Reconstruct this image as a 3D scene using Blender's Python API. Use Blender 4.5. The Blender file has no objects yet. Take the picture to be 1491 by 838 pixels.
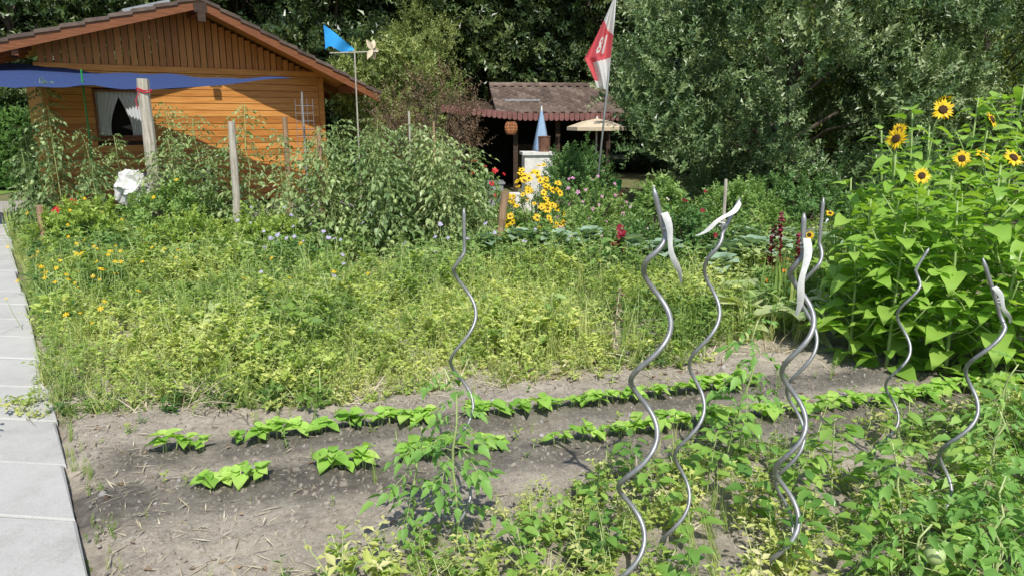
import bpy, math, random
import numpy as np
from mathutils import Vector, Matrix, noise
rng=np.random.default_rng(7); random.seed(7)
R=lambda a,b:float(rng.uniform(a,b))
scene=bpy.context.scene
# ------------------------------------------------------------------ materials
MATS=[];MID={}
def reg(m): MATS.append(m); MID[m.name]=len(MATS)-1; return len(MATS)-1
def newmat(name):
    m=bpy.data.materials.new(name); m.use_nodes=True
    nt=m.node_tree; nt.nodes.clear()
    out=nt.nodes.new('ShaderNodeOutputMaterial'); p=nt.nodes.new('ShaderNodeBsdfPrincipled')
    nt.links.new(p.outputs[0],out.inputs[0]); return m,nt,p,out
def ramp(nt,cols):
    r=nt.nodes.new('ShaderNodeValToRGB'); e=r.color_ramp.elements
    n=len(cols)
    while len(e)<n: e.new(0.5)
    for i,c in enumerate(cols):
        e[i].position=i/(n-1); e[i].color=(*c,1)
    return r
def leafmat(name,cols,tr=0.3,rough=0.5,tcol=1.5,spec=0.35,k=1.12):
    cols=[tuple(min(.9,x*k) for x in c) for c in cols]
    m,nt,p,out=newmat(name)
    a=nt.nodes.new('ShaderNodeAttribute'); a.attribute_name='var'
    r=ramp(nt,cols); nt.links.new(a.outputs['Fac'],r.inputs[0])
    nt.links.new(r.outputs[0],p.inputs['Base Color'])
    p.inputs['Roughness'].default_value=rough
    p.inputs['Specular IOR Level'].default_value=spec
    if tr>0:
        t=nt.nodes.new('ShaderNodeBsdfTranslucent')
        mx=nt.nodes.new('ShaderNodeMix'); mx.data_type='RGBA'; mx.blend_type='MULTIPLY'; mx.inputs[0].default_value=1
        nt.links.new(r.outputs[0],mx.inputs[6]); mx.inputs[7].default_value=(tcol,tcol*0.98,0.6,1)
        nt.links.new(mx.outputs[2],t.inputs[0])
        ms=nt.nodes.new('ShaderNodeMixShader'); ms.inputs[0].default_value=tr
        nt.links.new(p.outputs[0],ms.inputs[1]); nt.links.new(t.outputs[0],ms.inputs[2]); nt.links.new(ms.outputs[0],out.inputs[0])
    return reg(m)
def noisemat(name,cols,scale=5,detail=6,rough=0.8,stretch=(1,1,1),bump=0.0,metal=0,spec=0.3,usevar=0.0,bscale=None):
    m,nt,p,out=newmat(name)
    tc=nt.nodes.new('ShaderNodeTexCoord'); mp=nt.nodes.new('ShaderNodeMapping'); mp.inputs['Scale'].default_value=stretch
    nz=nt.nodes.new('ShaderNodeTexNoise'); nz.inputs['Scale'].default_value=scale; nz.inputs['Detail'].default_value=detail; nz.inputs['Roughness'].default_value=0.65
    nt.links.new(tc.outputs['Object'],mp.inputs[0]); nt.links.new(mp.outputs[0],nz.inputs[0])
    fac=nz.outputs[0]
    mr=nt.nodes.new('ShaderNodeMapRange'); mr.inputs[1].default_value=0.3; mr.inputs[2].default_value=0.7
    nt.links.new(fac,mr.inputs[0]); fac=mr.outputs[0]
    if usevar>0:
        a=nt.nodes.new('ShaderNodeAttribute'); a.attribute_name='var'
        mx=nt.nodes.new('ShaderNodeMix'); mx.inputs[0].default_value=usevar
        nt.links.new(fac,mx.inputs[2]); nt.links.new(a.outputs['Fac'],mx.inputs[3]); fac=mx.outputs[0]
    r=ramp(nt,cols); nt.links.new(fac,r.inputs[0]); nt.links.new(r.outputs[0],p.inputs['Base Color'])
    p.inputs['Roughness'].default_value=rough; p.inputs['Metallic'].default_value=metal; p.inputs['Specular IOR Level'].default_value=spec
    if bump>0:
        b=nt.nodes.new('ShaderNodeBump'); b.inputs['Strength'].default_value=bump; b.inputs['Distance'].default_value=0.02
        n2=nz
        if bscale:
            n2=nt.nodes.new('ShaderNodeTexNoise'); n2.inputs['Scale'].default_value=bscale; n2.inputs['Detail'].default_value=8
            nt.links.new(mp.outputs[0],n2.inputs[0])
        nt.links.new(n2.outputs[0],b.inputs['Height']); nt.links.new(b.outputs[0],p.inputs['Normal'])
    return reg(m)
M_weed=leafmat('weed_leaf',[(.06,.13,.03),(.16,.27,.055),(.33,.43,.09),(.54,.57,.19)],.35)
M_weedy=leafmat('yellow_weed_leaf',[(.16,.24,.06),(.32,.38,.11),(.5,.5,.2),(.6,.56,.34)],.3)
M_mid=leafmat('mixed_leaf',[(.05,.12,.03),(.13,.24,.06),(.23,.35,.1),(.4,.47,.2)],.3)
M_bean=leafmat('bean_leaf',[(.16,.34,.05),(.3,.5,.09),(.48,.63,.18)],.35)
M_pep=leafmat('pepper_leaf',[(.09,.21,.04),(.19,.34,.06),(.35,.49,.12)],.3,.32,spec=.6)
M_tom=leafmat('tomato_leaf',[(.06,.115,.045),(.15,.23,.085),(.27,.35,.14),(.44,.46,.24)],.28,.4,spec=.5)
M_tomf=leafmat('young_tomato_leaf',[(.09,.22,.045),(.19,.36,.08),(.33,.5,.13)],.33)
M_sun=leafmat('sunflower_leaf',[(.11,.24,.035),(.23,.4,.06),(.4,.56,.13)],.38,.4,spec=.5)
M_tree=leafmat('dark_tree_leaf',[(.016,.038,.014),(.046,.088,.03),(.12,.18,.06),(.27,.33,.14)],.22,.35,spec=.5,k=1)
M_tree2=leafmat('light_tree_leaf',[(.07,.11,.03),(.17,.23,.065),(.31,.37,.12),(.46,.5,.2)],.28,.4,k=1)
M_apple=leafmat('apple_leaf',[(.04,.085,.03),(.11,.185,.07),(.23,.32,.13),(.42,.48,.28)],.22,.36,tcol=1.3,spec=.55,k=1)
M_hedge=leafmat('hedge_leaf',[(.05,.12,.03),(.12,.23,.05),(.24,.36,.09)],.25)
M_shrub=leafmat('shrub_leaf',[(.05,.12,.035),(.1,.2,.06),(.2,.32,.1)],.25)
M_dry=leafmat('dry_twig_leaf',[(.08,.05,.035),(.17,.11,.065),(.26,.19,.12)],.1)
M_cab=leafmat('cabbage_leaf',[(.17,.28,.18),(.3,.41,.29),(.45,.55,.42)],.2)
M_pale=leafmat('pale_big_leaf',[(.25,.36,.13),(.42,.48,.25),(.6,.6,.4)],.3)
M_grass=leafmat('grass_blade',[(.12,.21,.05),(.26,.37,.09),(.5,.52,.22)],.3)
M_straw=leafmat('dry_straw',[(.32,.27,.17),(.48,.42,.29),(.62,.56,.42)],.1)
M_amar=leafmat('amaranth_red',[(.08,.01,.015),(.18,.015,.035),(.28,.04,.06)],.15)
M_stem=leafmat('green_stem',[(.12,.2,.06),(.24,.33,.11),(.36,.42,.18)],0)
def flat(name,c,rough=.5,**k): return noisemat(name,[tuple(x*.85 for x in c),tuple(min(1,x*1.1) for x in c)],30,3,rough,**k)
def petal(name,c,tr=.2): return leafmat(name,[tuple(x*.7 for x in c),c],tr,tcol=1.1,k=1)
M_yel=petal('yellow_petal',(.9,.6,.02)); M_redp=petal('red_petal',(.62,.02,.03)); M_dred=petal('dark_red_petal',(.28,.012,.03))
M_pink=petal('pink_petal',(.72,.34,.55)); M_pur=petal('lavender_petal',(.55,.5,.7)); M_whp=petal('white_petal',(.78,.78,.74)); M_or=petal('orange_petal',(.8,.22,.02))
M_disc=flat('flower_disc',(.06,.03,.012),.9); M_tomg=flat('green_tomato_skin',(.38,.48,.2),.25,spec=.5)
M_yd=flat('yellow_disc',(.45,.3,.03),.9)
M_bark=noisemat('bark',[(.05,.04,.03),(.12,.1,.075)],8,6,.9,(1,1,.3),.5)
M_post=noisemat('weathered_wood',[(.2,.17,.13),(.42,.38,.32),(.52,.48,.42)],14,8,.85,(3,3,.25),.5)
M_postb=noisemat('brown_stake_wood',[(.18,.11,.06),(.4,.27,.17)],14,8,.85,(3,3,.25),.4)
M_cabw=noisemat('varnished_pine',[(.25,.085,.018),(.48,.195,.042),(.68,.34,.1)],5,8,.42,(.5,3,9),.15,usevar=.45)
M_cabv=noisemat('varnished_pine_vertical',[(.24,.08,.018),(.42,.165,.038),(.57,.26,.07)],5,8,.42,(9,3,.5),.15,usevar=.45)
M_fasc=noisemat('brown_fascia',[(.13,.045,.018),(.26,.1,.04)],6,6,.5,(.6,3,8),.15)
M_tile=noisemat('roof_tile_brown',[(.05,.037,.032),(.11,.08,.065),(.2,.15,.12)],6,6,.85,bump=.3,usevar=.5)
M_tiler=noisemat('roof_tile_weathered',[(.06,.045,.038),(.14,.1,.08),(.26,.2,.165)],6,6,.9,bump=.3,usevar=.5)
def concrete():
    m,nt,p,out=newmat('path_concrete'); tc=nt.nodes.new('ShaderNodeTexCoord')
    def nz(s,d=8,r=.65):
        n=nt.nodes.new('ShaderNodeTexNoise'); n.inputs['Scale'].default_value=s; n.inputs['Detail'].default_value=d; n.inputs['Roughness'].default_value=r
        nt.links.new(tc.outputs['Object'],n.inputs[0]); return n
    a=nz(2.2,10,.75); b=nz(130,3); at=nt.nodes.new('ShaderNodeAttribute'); at.attribute_name='var'
    m1=nt.nodes.new('ShaderNodeMix'); m1.inputs[0].default_value=.35; nt.links.new(a.outputs[0],m1.inputs[2]); nt.links.new(b.outputs[0],m1.inputs[3])
    mr=nt.nodes.new('ShaderNodeMapRange'); mr.inputs[1].default_value=.34; mr.inputs[2].default_value=.62; nt.links.new(m1.outputs[0],mr.inputs[0])
    m2=nt.nodes.new('ShaderNodeMix'); m2.inputs[0].default_value=.2; nt.links.new(mr.outputs[0],m2.inputs[2]); nt.links.new(at.outputs['Fac'],m2.inputs[3])
    r=ramp(nt,[(.31,.3,.275),(.44,.435,.41),(.51,.505,.48)]); nt.links.new(m2.outputs[0],r.inputs[0]); nt.links.new(r.outputs[0],p.inputs['Base Color']); p.inputs['Roughness'].default_value=.9; p.inputs['Specular IOR Level'].default_value=.2
    bp=nt.nodes.new('ShaderNodeBump'); bp.inputs['Strength'].default_value=.35; bp.inputs['Distance'].default_value=.006; nt.links.new(b.outputs[0],bp.inputs['Height']); nt.links.new(bp.outputs[0],p.inputs['Normal']); return reg(m)
M_conc=concrete()
M_pav=noisemat('patio_paving',[(.3,.28,.26),(.42,.4,.37)],5,8,.9)
M_white=noisemat('white_render',[(.5,.49,.45),(.66,.64,.6),(.78,.76,.72)],9,8,.9,bump=.3)
M_wpaint=flat('white_paint',(.75,.75,.73),.5); M_tape=flat('white_plastic_tape',(.62,.62,.6),.4)
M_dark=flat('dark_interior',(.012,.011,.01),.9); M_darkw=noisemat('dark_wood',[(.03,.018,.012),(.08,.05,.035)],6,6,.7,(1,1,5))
M_scal=noisemat('scalloped_fascia_paint',[(.16,.07,.06),(.26,.12,.11)],8,5,.6)
M_steel=noisemat('galvanised_steel',[(.2,.205,.21),(.36,.365,.37)],25,5,.45,metal=.5,spec=.5)
M_metal=noisemat('grey_metal',[(.3,.31,.32),(.45,.46,.48)],20,5,.4,metal=.5)
M_blue=noisemat('blue_sail_cloth',[(.02,.04,.12),(.04,.07,.19)],40,5,.8)
M_bflag=flat('blue_flag_cloth',(.03,.3,.7),.7); M_umb=flat('pale_blue_umbrella_cloth',(.3,.43,.6),.8)
M_beige=flat('beige_parasol_cloth',(.6,.5,.36),.8); M_greenp=flat('green_plastic',(.02,.25,.06),.4)
M_curt=leafmat('white_curtain_cloth',[(.8,.83,.88),(.85,.87,.9)],.3,.9,1.0,k=1); M_rattan=flat('lantern_wicker',(.5,.22,.1),.8)
M_rope=flat('red_rope',(.5,.03,.05),.7); M_rust=noisemat('rusty_pot',[(.08,.04,.03),(.2,.1,.06)],10,6,.8)
M_stone=noisemat('pebble_stone',[(.2,.185,.17),(.32,.3,.275),(.46,.44,.41)],3,4,.9,usevar=.8)
M_clod=noisemat('soil_clod',[(.12,.104,.085),(.25,.222,.184),(.38,.34,.285)],20,4,1,usevar=.6,spec=.1)
def soil():
    m,nt,p,out=newmat('garden_soil')
    tc=nt.nodes.new('ShaderNodeTexCoord')
    def nz(s,d=8):
        n=nt.nodes.new('ShaderNodeTexNoise'); n.inputs['Scale'].default_value=s; n.inputs['Detail'].default_value=d; n.inputs['Roughness'].default_value=.75
        nt.links.new(tc.outputs['Object'],n.inputs[0]); return n
    a=nz(1.5); b=nz(40)
    r1=ramp(nt,[(.22,.19,.15),(.385,.34,.275),(.52,.47,.39)])
    mr=nt.nodes.new('ShaderNodeMapRange'); mr.inputs[1].default_value=.36; mr.inputs[2].default_value=.64
    ad=nt.nodes.new('ShaderNodeMix'); ad.inputs[0].default_value=.5
    nt.links.new(a.outputs[0],ad.inputs[2]); nt.links.new(b.outputs[0],ad.inputs[3]); nt.links.new(ad.outputs[0],mr.inputs[0]); nt.links.new(mr.outputs[0],r1.inputs[0])
    at=nt.nodes.new('ShaderNodeAttribute'); at.attribute_name='var'
    mx=nt.nodes.new('ShaderNodeMix'); mx.data_type='RGBA'
    r2=ramp(nt,[(.07,.063,.052),(.15,.136,.115),(.25,.228,.195)]); nt.links.new(mr.outputs[0],r2.inputs[0])
    nt.links.new(at.outputs['Fac'],mx.inputs[0]); nt.links.new(r1.outputs[0],mx.inputs[6]); nt.links.new(r2.outputs[0],mx.inputs[7])
    nt.links.new(mx.outputs[2],p.inputs['Base Color']); p.inputs['Roughness'].default_value=1; p.inputs['Specular IOR Level'].default_value=.1
    bp=nt.nodes.new('ShaderNodeBump'); bp.inputs['Strength'].default_value=.9; bp.inputs['Distance'].default_value=.015
    c=nz(55); nt.links.new(c.outputs[0],bp.inputs['Height']); nt.links.new(bp.outputs[0],p.inputs['Normal'])
    return reg(m)
M_soil=soil()
M_ground=noisemat('ground_grass_soil',[(.1,.12,.045),(.16,.17,.07),(.24,.2,.14)],3,8,1,bump=.4,bscale=30)
M_lawn=noisemat('lawn',[(.1,.19,.035),(.2,.31,.06)],8,8,1,bump=.5,bscale=60)
M_hill=noisemat('wooded_hill_green',[(.008,.02,.006),(.03,.06,.015)],1.5,8,1)
# ------------------------------------------------------------------ template kit
class T:
    def __init__(s,v,f,m=0,a=0.):
        s.v=np.asarray(v,float).reshape(-1,3); s.f=np.asarray(f,int).reshape(-1,3)
        s.m=np.full(len(s.f),m) if np.isscalar(m) else np.asarray(m)
        s.a=np.full(len(s.v),a,float) if np.isscalar(a) else np.asarray(a,float)
def merge(L):
    v=[];f=[];m=[];a=[];o=0
    for t in L: v.append(t.v);f.append(t.f+o);m.append(t.m);a.append(t.a);o+=len(t.v)
    return T(np.concatenate(v),np.concatenate(f),np.concatenate(m),np.concatenate(a))
def xf(t,Rm=None,p=(0,0,0),s=1,da=0.):
    v=t.v*s
    if Rm is not None: v=v@np.asarray(Rm).T
    return T(v+np.asarray(p),t.f,t.m,t.a+da)
def frames(d,n):
    d=np.atleast_2d(np.asarray(d,float)); n=np.atleast_2d(np.asarray(n,float))
    d=d/np.linalg.norm(d,axis=1,keepdims=True)
    x=np.cross(d,n); l=np.linalg.norm(x,axis=1,keepdims=True); bad=(l[:,0]<1e-4)
    if bad.any(): x[bad]=np.cross(d[bad],np.array([.3,.7,.2])); l=np.linalg.norm(x,axis=1,keepdims=True)
    x=x/l; z=np.cross(x,d); return np.stack([x,d,z],axis=2)
def zframes(d):
    d=np.atleast_2d(d); k=len(d); n=rng.normal(size=(k,3)); F=frames(d,n); return F[:,:,[2,0,1]]
def rotz(k,tilt=.15):
    d=np.stack([rng.normal(0,tilt,k),rng.normal(0,tilt,k),np.ones(k)],1); return zframes(d/np.linalg.norm(d,axis=1,keepdims=True))
class B:
    def __init__(s): s.v=[];s.f=[];s.m=[];s.a=[];s.o=0
    def add(s,t,P=None,Rm=None,S=None,A=None):
        if P is None: P=np.zeros((1,3))
        P=np.atleast_2d(np.asarray(P,float)); k=len(P); n=len(t.v)
        if k==0: return
        if Rm is None: Rm=np.broadcast_to(np.eye(3),(k,3,3))
        S=np.ones(k) if S is None else np.broadcast_to(np.asarray(S,float),(k,))
        A=np.zeros(k) if A is None else np.broadcast_to(np.asarray(A,float),(k,))
        v=np.einsum('kij,nj->kni',Rm*S[:,None,None],t.v)+P[:,None,:]
        s.v.append(v.reshape(-1,3)); s.f.append((t.f[None]+(np.arange(k)*n)[:,None,None]+s.o).reshape(-1,3))
        s.m.append(np.tile(t.m,k)); s.a.append((t.a[None]+A[:,None]).reshape(-1)); s.o+=k*n
    def mesh(s,name,smooth=False):
        v=np.concatenate(s.v);f=np.concatenate(s.f);m=np.concatenate(s.m);a=np.clip(np.concatenate(s.a),0,1)
        me=bpy.data.meshes.new(name)
        me.vertices.add(len(v)); me.vertices.foreach_set('co',v.astype(np.float32).ravel())
        me.loops.add(len(f)*3); me.loops.foreach_set('vertex_index',f.astype(np.int32).ravel())
        me.polygons.add(len(f)); me.polygons.foreach_set('loop_start',(np.arange(len(f))*3).astype(np.int32))
        u,inv=np.unique(m,return_inverse=True)
        for i in u: me.materials.append(MATS[int(i)])
        me.polygons.foreach_set('material_index',inv.astype(np.int32).ravel())
        me.update(calc_edges=True)
        at=me.attributes.new('var','FLOAT','POINT'); at.data.foreach_set('value',a.astype(np.float32))
        me.polygons.foreach_set('use_smooth',np.full(len(f),smooth,dtype=bool))
        return me
    def build(s,name,parent=None,smooth=False,loc=None):
        o=bpy.data.objects.new(name,s.mesh(name,smooth)); scene.collection.objects.link(o)
        if parent: o.parent=parent
        if loc is not None: o.location=loc
        return o
def empty(name,loc=(0,0,0),rz=0):
    e=bpy.data.objects.new(name,None); e.location=loc; e.rotation_euler=(0,0,rz); e.empty_display_size=.2; scene.collection.objects.link(e); return e
def box(x0,x1,y0,y1,z0,z1,m,a=.5):
    v=[(x,y,z) for x in(x0,x1) for y in(y0,y1) for z in(z0,z1)]
    f=[(0,1,3),(0,3,2),(4,6,7),(4,7,5),(0,4,5),(0,5,1),(2,3,7),(2,7,6),(0,2,6),(0,6,4),(1,5,7),(1,7,3)]
    return T(v,f,m,a)
def tube(pts,rad,m,sides=5,a=.5,cap=True):
    pts=np.asarray(pts,float); n=len(pts); rad=np.broadcast_to(np.asarray(rad,float),(n,))
    tg=np.gradient(pts,axis=0); tg/=np.linalg.norm(tg,axis=1,keepdims=True)+1e-9
    ref=np.array([1,.13,.07]); 
    if abs(tg.mean(0)@ref)/np.linalg.norm(tg.mean(0)+1e-9)>.9: ref=np.array([.1,1,.1])
    x=np.cross(tg,ref); x/=np.linalg.norm(x,axis=1,keepdims=True); y=np.cross(tg,x)
    an=np.arange(sides)*2*np.pi/sides
    v=pts[:,None]+rad[:,None,None]*(np.cos(an)[None,:,None]*x[:,None]+np.sin(an)[None,:,None]*y[:,None])
    v=v.reshape(-1,3); f=[]
    for i in range(n-1):
        for j in range(sides):
            a0=i*sides+j; b0=i*sides+(j+1)%sides; f+= [(a0,b0,b0+sides),(a0,b0+sides,a0+sides)]
    if cap:
        v=np.vstack([v,pts[:1],pts[-1:]]); c0=n*sides; c1=c0+1
        for j in range(sides): f+=[(c0,(j+1)%sides,j),(c1,(n-1)*sides+j,(n-1)*sides+(j+1)%sides)]
    return T(v,f,m,a)
def dia(L,W,m,fold=.15,droop=.15,a=0.):
    return T([(0,0,0),(-W/2,.45*L,fold*W),(0,L,-droop*L),(W/2,.45*L,fold*W)],[(0,3,2),(0,2,1)],m,a)
def leaf(L,W,m,prof=((.0,.0),(.2,.8),(.45,1),(.75,.6),(1,0)),fold=.15,droop=.3,a=0.,wave=.0,zig=0.):
    v=[];f=[];
    for i,(t,w) in enumerate(prof):
        z=-droop*L*t*t; ww=W/2*w*(1+zig*(1 if i%2 else -1)); wz=wave*W*math.sin(i*2.3)
        v+=[(-ww,t*L,z+fold*ww*2+wz),(0,t*L,z),(ww,t*L,z+fold*ww*2-wz)]
    for i in range(len(prof)-1):
        b=i*3; f+=[(b,b+1,b+4),(b,b+4,b+3),(b+1,b+2,b+5),(b+1,b+5,b+4)]
    return T(v,f,m,a)
def revolve(prof,m,sides=16,a=.5,sx=1,sy=1):
    v=[];f=[]; n=len(prof)
    for r,z in prof:
        for j in range(sides):
            t=2*math.pi*j/sides; v.append((r*math.cos(t)*sx,r*math.sin(t)*sy,z))
    for i in range(n-1):
        for j in range(sides):
            a0=i*sides+j;b0=i*sides+(j+1)%sides; f+=[(a0,b0,b0+sides),(a0,b0+sides,a0+sides)]
    return T(v,f,m,a)
def ball(r,m,sides=8,rings=6,a=.5): 
    return revolve([(max(r*math.sin(math.pi*i/rings),1e-4),-r*math.cos(math.pi*i/rings)) for i in range(rings+1)],m,sides,a)
def ico(m,jit=.25):
    p=(1+5**.5)/2
    v=np.array([(-1,p,0),(1,p,0),(-1,-p,0),(1,-p,0),(0,-1,p),(0,1,p),(0,-1,-p),(0,1,-p),(p,0,-1),(p,0,1),(-p,0,-1),(-p,0,1)])/1.9
    f=[(0,11,5),(0,5,1),(0,1,7),(0,7,10),(0,10,11),(1,5,9),(5,11,4),(11,10,2),(10,7,6),(7,1,8),(3,9,4),(3,4,2),(3,2,6),(3,6,8),(3,8,9),(4,9,5),(2,4,11),(6,2,10),(8,6,7),(9,8,1)]
    return T(v*(1+rng.uniform(-jit,jit,(12,1)))*np.array([1,.85,.6]),f,m)
def single(t,name,parent=None,smooth=False,loc=None):
    b=B(); b.add(t); return b.build(name,parent,smooth,loc)
def inpoly(P,poly):
    x,y=P[:,0],P[:,1]; c=np.zeros(len(P),bool); n=len(poly)
    for i in range(n):
        x1,y1=poly[i];x2,y2=poly[(i+1)%n]
        k=((y1>y)!=(y2>y)); xi=(x2-x1)*(y-y1)/(y2-y1+1e-12)+x1
        c^=k&(x<xi)
    return c
def scatter(poly,n):
    p=np.array(poly); lo,hi=p.min(0),p.max(0); out=[]; tot=0
    while tot<n:
        q=rng.uniform(lo,hi,(n*2,2)); q=q[inpoly(q,poly)]; out.append(q); tot+=len(q)
    q=np.concatenate(out)[:n]; return np.column_stack([q,np.zeros(n)])
def nfield(P,s,seed=0): return np.array([noise.noise(Vector((p[0]*s+seed,p[1]*s,seed*.37))) for p in P])
# ------------------------------------------------------------------ plant templates
def axis_leaves(stem,n,lf,t0=.1,t1=1.,up=.4,s0=1,s1=.7,jit=.3,av=.15):
    L=[];stem=np.asarray(stem)
    for i in range(n):
        t=t0+(t1-t0)*(i+.5)/n; k=t*(len(stem)-1); j=min(int(k),len(stem)-2); p=stem[j]+(stem[j+1]-stem[j])*(k-j)
        an=i*2.4+R(-.4,.4); d=np.array([math.cos(an),math.sin(an),up+R(-jit,jit)])
        Fm=frames(d,[R(-.35,.35),R(-.35,.35),1])[0]; l=lf[int(rng.integers(len(lf)))]
        L.append(xf(l,Fm,p,(s0+(s1-s0)*t)*R(.65,1.2),R(-av,av)))
    return L
def bend(h,n=5,w=.08):
    a=R(0,6.28);k=R(0,w)*h; t=np.linspace(0,1,n)
    return np.column_stack([k*math.cos(a)*t**1.7,k*math.sin(a)*t**1.7,h*t])
def weed(h,m,n=26,ls=.04,w=.55,br=2,t0=.1):
    st=bend(h,4,.5); L=[tube(st,[.0025,.002,.0018,.001],M_stem,3,cap=False)]
    lf=[dia(ls*k,ls*k*w,m,.12,.25) for k in(.7,1,1.3)]
    L+=axis_leaves(st,n-br*6,lf,t0,1,.45)
    for b in range(br):
        t=R(.2,.8)*h; a=R(0,6.28); e=np.array([math.cos(a)*h*.35,math.sin(a)*h*.35,t+h*.25]); s2=np.array([[0,0,t],(np.array([0,0,t])+e)/2+[0,0,-.01],e])
        L.append(tube(s2,[.0015,.0015,.001],M_stem,3,cap=False)); L+=axis_leaves(s2,6,lf,.3,1,.45)
    return merge(L)
def twig(L,n,l,w,m,spread=.9):
    lf=[dia(l*k,l*w*k,m,.2,.2) for k in(.8,1,1.2)]
    st=bend(L,3,.3); return merge(axis_leaves(st,n,lf,.05,1.,spread,1,.8,.35,.12))
def broad(h,m,n=14,l=.07,w=.62,pet=.03):
    st=bend(h,4,.25); Ls=[tube(st,[.005,.004,.003,.002],M_stem,4,cap=False)]
    lf=[merge([xf(leaf(l*k,l*w*k,m,droop=.35,wave=.03),None,(0,pet,0)),T([(-.0015,0,0),(.0015,0,0),(0,pet,0)],[(0,1,2)],M_stem,.5)]) for k in(.75,1,1.2)]
    Ls+=axis_leaves(st,n,lf,.2,1.,.25,1.1,.7,.5)
    return merge(Ls)
def comp_leaf(L,m,pairs=3,ls=.07,dr=1.):
    t=np.linspace(0,1,5); kk=.75*R(.7,1.5)*dr; zf_=lambda q:.25*L*q-kk*L*q*q; st=np.column_stack([0*t,L*t*(1-.15*dr*t),zf_(t)])
    out=[tube(st,[.0025,.002,.0018,.0015,.001],M_stem,3,cap=False)]
    pr=((0,0),(.12,.55),(.25,.95),(.4,.7),(.52,.85),(.75,.4),(1,0))
    for i in range(pairs):
        tt=.35+.5*i/max(1,pairs-1); p=np.array([0,L*tt*(1-.15*dr*tt),zf_(tt)])
        for sg in(-1,1):
            d=np.array([sg*1,.55+R(-.3,.3),-.4*dr+R(-.4,.3)]); s=R(.6,1.1)*(1 if i else .8)
            out.append(xf(leaf(ls,ls*.58,m,pr,droop=.4,fold=R(.1,.3)),frames(d,[R(-.3,.3),R(-.3,.3),1])[0],p,s,R(-.15,.15)))
    out.append(xf(leaf(ls*1.25,ls*.75,m,pr,droop=.4,fold=.2),frames([R(-.1,.1),.8,-.6*dr],[0,0,1])[0],st[-1],1,R(-.1,.1)))
    return merge(out)
def tomato(h,nl,m,L=.26,ls=.075,fruit=4,lean=.05,t0=.08,dr=1.):
    st=bend(h,8,lean); st[:,0]+=rng.normal(0,.012,8); st[:,1]+=rng.normal(0,.012,8)
    out=[tube(st,np.linspace(.008,.003,8),M_stem,5)]
    cl=[comp_leaf(L,m,3,ls,dr) for _ in range(5)]
    out+=axis_leaves(st,nl,cl,t0,1,.35,1.05,.6,.45,.22)
    for i in range(fruit):
        t=R(.2,.75); a=R(0,6.28); c=np.array([math.cos(a)*.1,math.sin(a)*.1,t*h])
        for k in range(3): out.append(xf(ball(R(.018,.034),M_tomg,9,6,R(.2,.9)),None,c+rng.normal(0,.025,3)))
    return merge(out)
def flower(r,pm,cm,n=10,cr=.35,w=.4,cup=.15):
    out=[revolve([(cr*r,0),(cr*r*.8,cr*r*.35),(1e-3,cr*r*.45)],cm,8)]
    for i in range(n):
        p=dia(r*(1-cr*.6),r*w*R(.8,1.2),pm,.1,-cup+R(-.2,.35))
        a=i*2*math.pi/n+R(-.1,.1); d=np.array([math.cos(a),math.sin(a),0]); out.append(xf(p,frames(d,[0,0,1])[0],d*cr*r*.6,R(.8,1.1),R(.3,1)))
    return merge(out)
# ------------------------------------------------------------------ ground
g=bpy.data.meshes.new('ground'); g.from_pydata([(-150,-60,0),(150,-60,0),(150,200,0),(-150,200,0)],[],[(0,1,2,3)]); g.materials.append(MATS[M_ground])
scene.collection.objects.link(bpy.data.objects.new('ground',g))
def rowA(x): return 3.84+.28*x
def rowB(x): return 3.38+.28*x
def path_edge(y): return -1.54-.70*(y-2.42)
nx,ny=380,240; xs=np.linspace(-3.6,4.4,nx); ys=np.linspace(1.3,5.9,ny); X,Y=np.meshgrid(xs,ys)
def bed_h(x,y):
    v=.035+.022*noise.noise(Vector((x*1.7,y*1.7,0)))+.018*noise.noise(Vector((x*6,y*6,1)))+.011*noise.noise(Vector((x*17,y*17,2)))+.006*noise.noise(Vector((x*37,y*37,3)))
    ra=math.exp(-((y-rowA(x))/.13)**2); rb=math.exp(-((y-rowB(x))/.15)**2)
    return v+.02*(ra+rb)
Z=np.array([bed_h(a,b) for a,b in zip(X.ravel(),Y.ravel())]).reshape(X.shape)
e=(X-(-1.54-.70*(Y-2.42))); Z=np.where(e<.1,Z-.05*np.clip((.1-e)/.2,0,1),Z)
k=(np.exp(-((Y-rowA(X)+.02)/.17)**4)+np.exp(-((Y-rowB(X)+.05)/.22)**4)+.0)*np.clip((X+2.1)/.3,0,1)
dk=np.clip(.95*k+.4*np.array([noise.noise(Vector((a*3,b*3,5)))+.6*noise.noise(Vector((a*11,b*11,5))) for a,b in zip(X.ravel(),Y.ravel())]).reshape(X.shape),0,1)
idx=np.arange(nx*ny).reshape(ny,nx); a0=idx[:-1,:-1].ravel();a1=idx[:-1,1:].ravel();a2=idx[1:,1:].ravel();a3=idx[1:,:-1].ravel()
single(T(np.column_stack([X.ravel(),Y.ravel(),Z.ravel()]),np.vstack([np.column_stack([a0,a1,a2]),np.column_stack([a0,a2,a3])]),M_soil,dk.ravel()),'soil_bed',smooth=True)
b=B()
for i in range(5):
    P=scatter([(-1.7,2.3),(2.6,2.3),(3.2,4.9),(-2.6,4.2)],2500); P[:,2]=[bed_h(p[0],p[1]) for p in P]
    keep=P[:,0]>(-1.5-.70*(P[:,1]-2.42)); P=P[keep]; kk=np.exp(-((P[:,1]-rowA(P[:,0]))/.2)**2)+np.exp(-((P[:,1]-rowB(P[:,0]))/.2)**2)
    b.add(ico(M_clod,.35),P,zframes(rng.normal(size=(len(P),3))),np.minimum(.02,rng.gamma(1.3,.0032,len(P))+.003),np.clip(.75-.6*kk+rng.normal(0,.15,len(P)),0,1))
b.build('soil_clods')
b=B()
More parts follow.
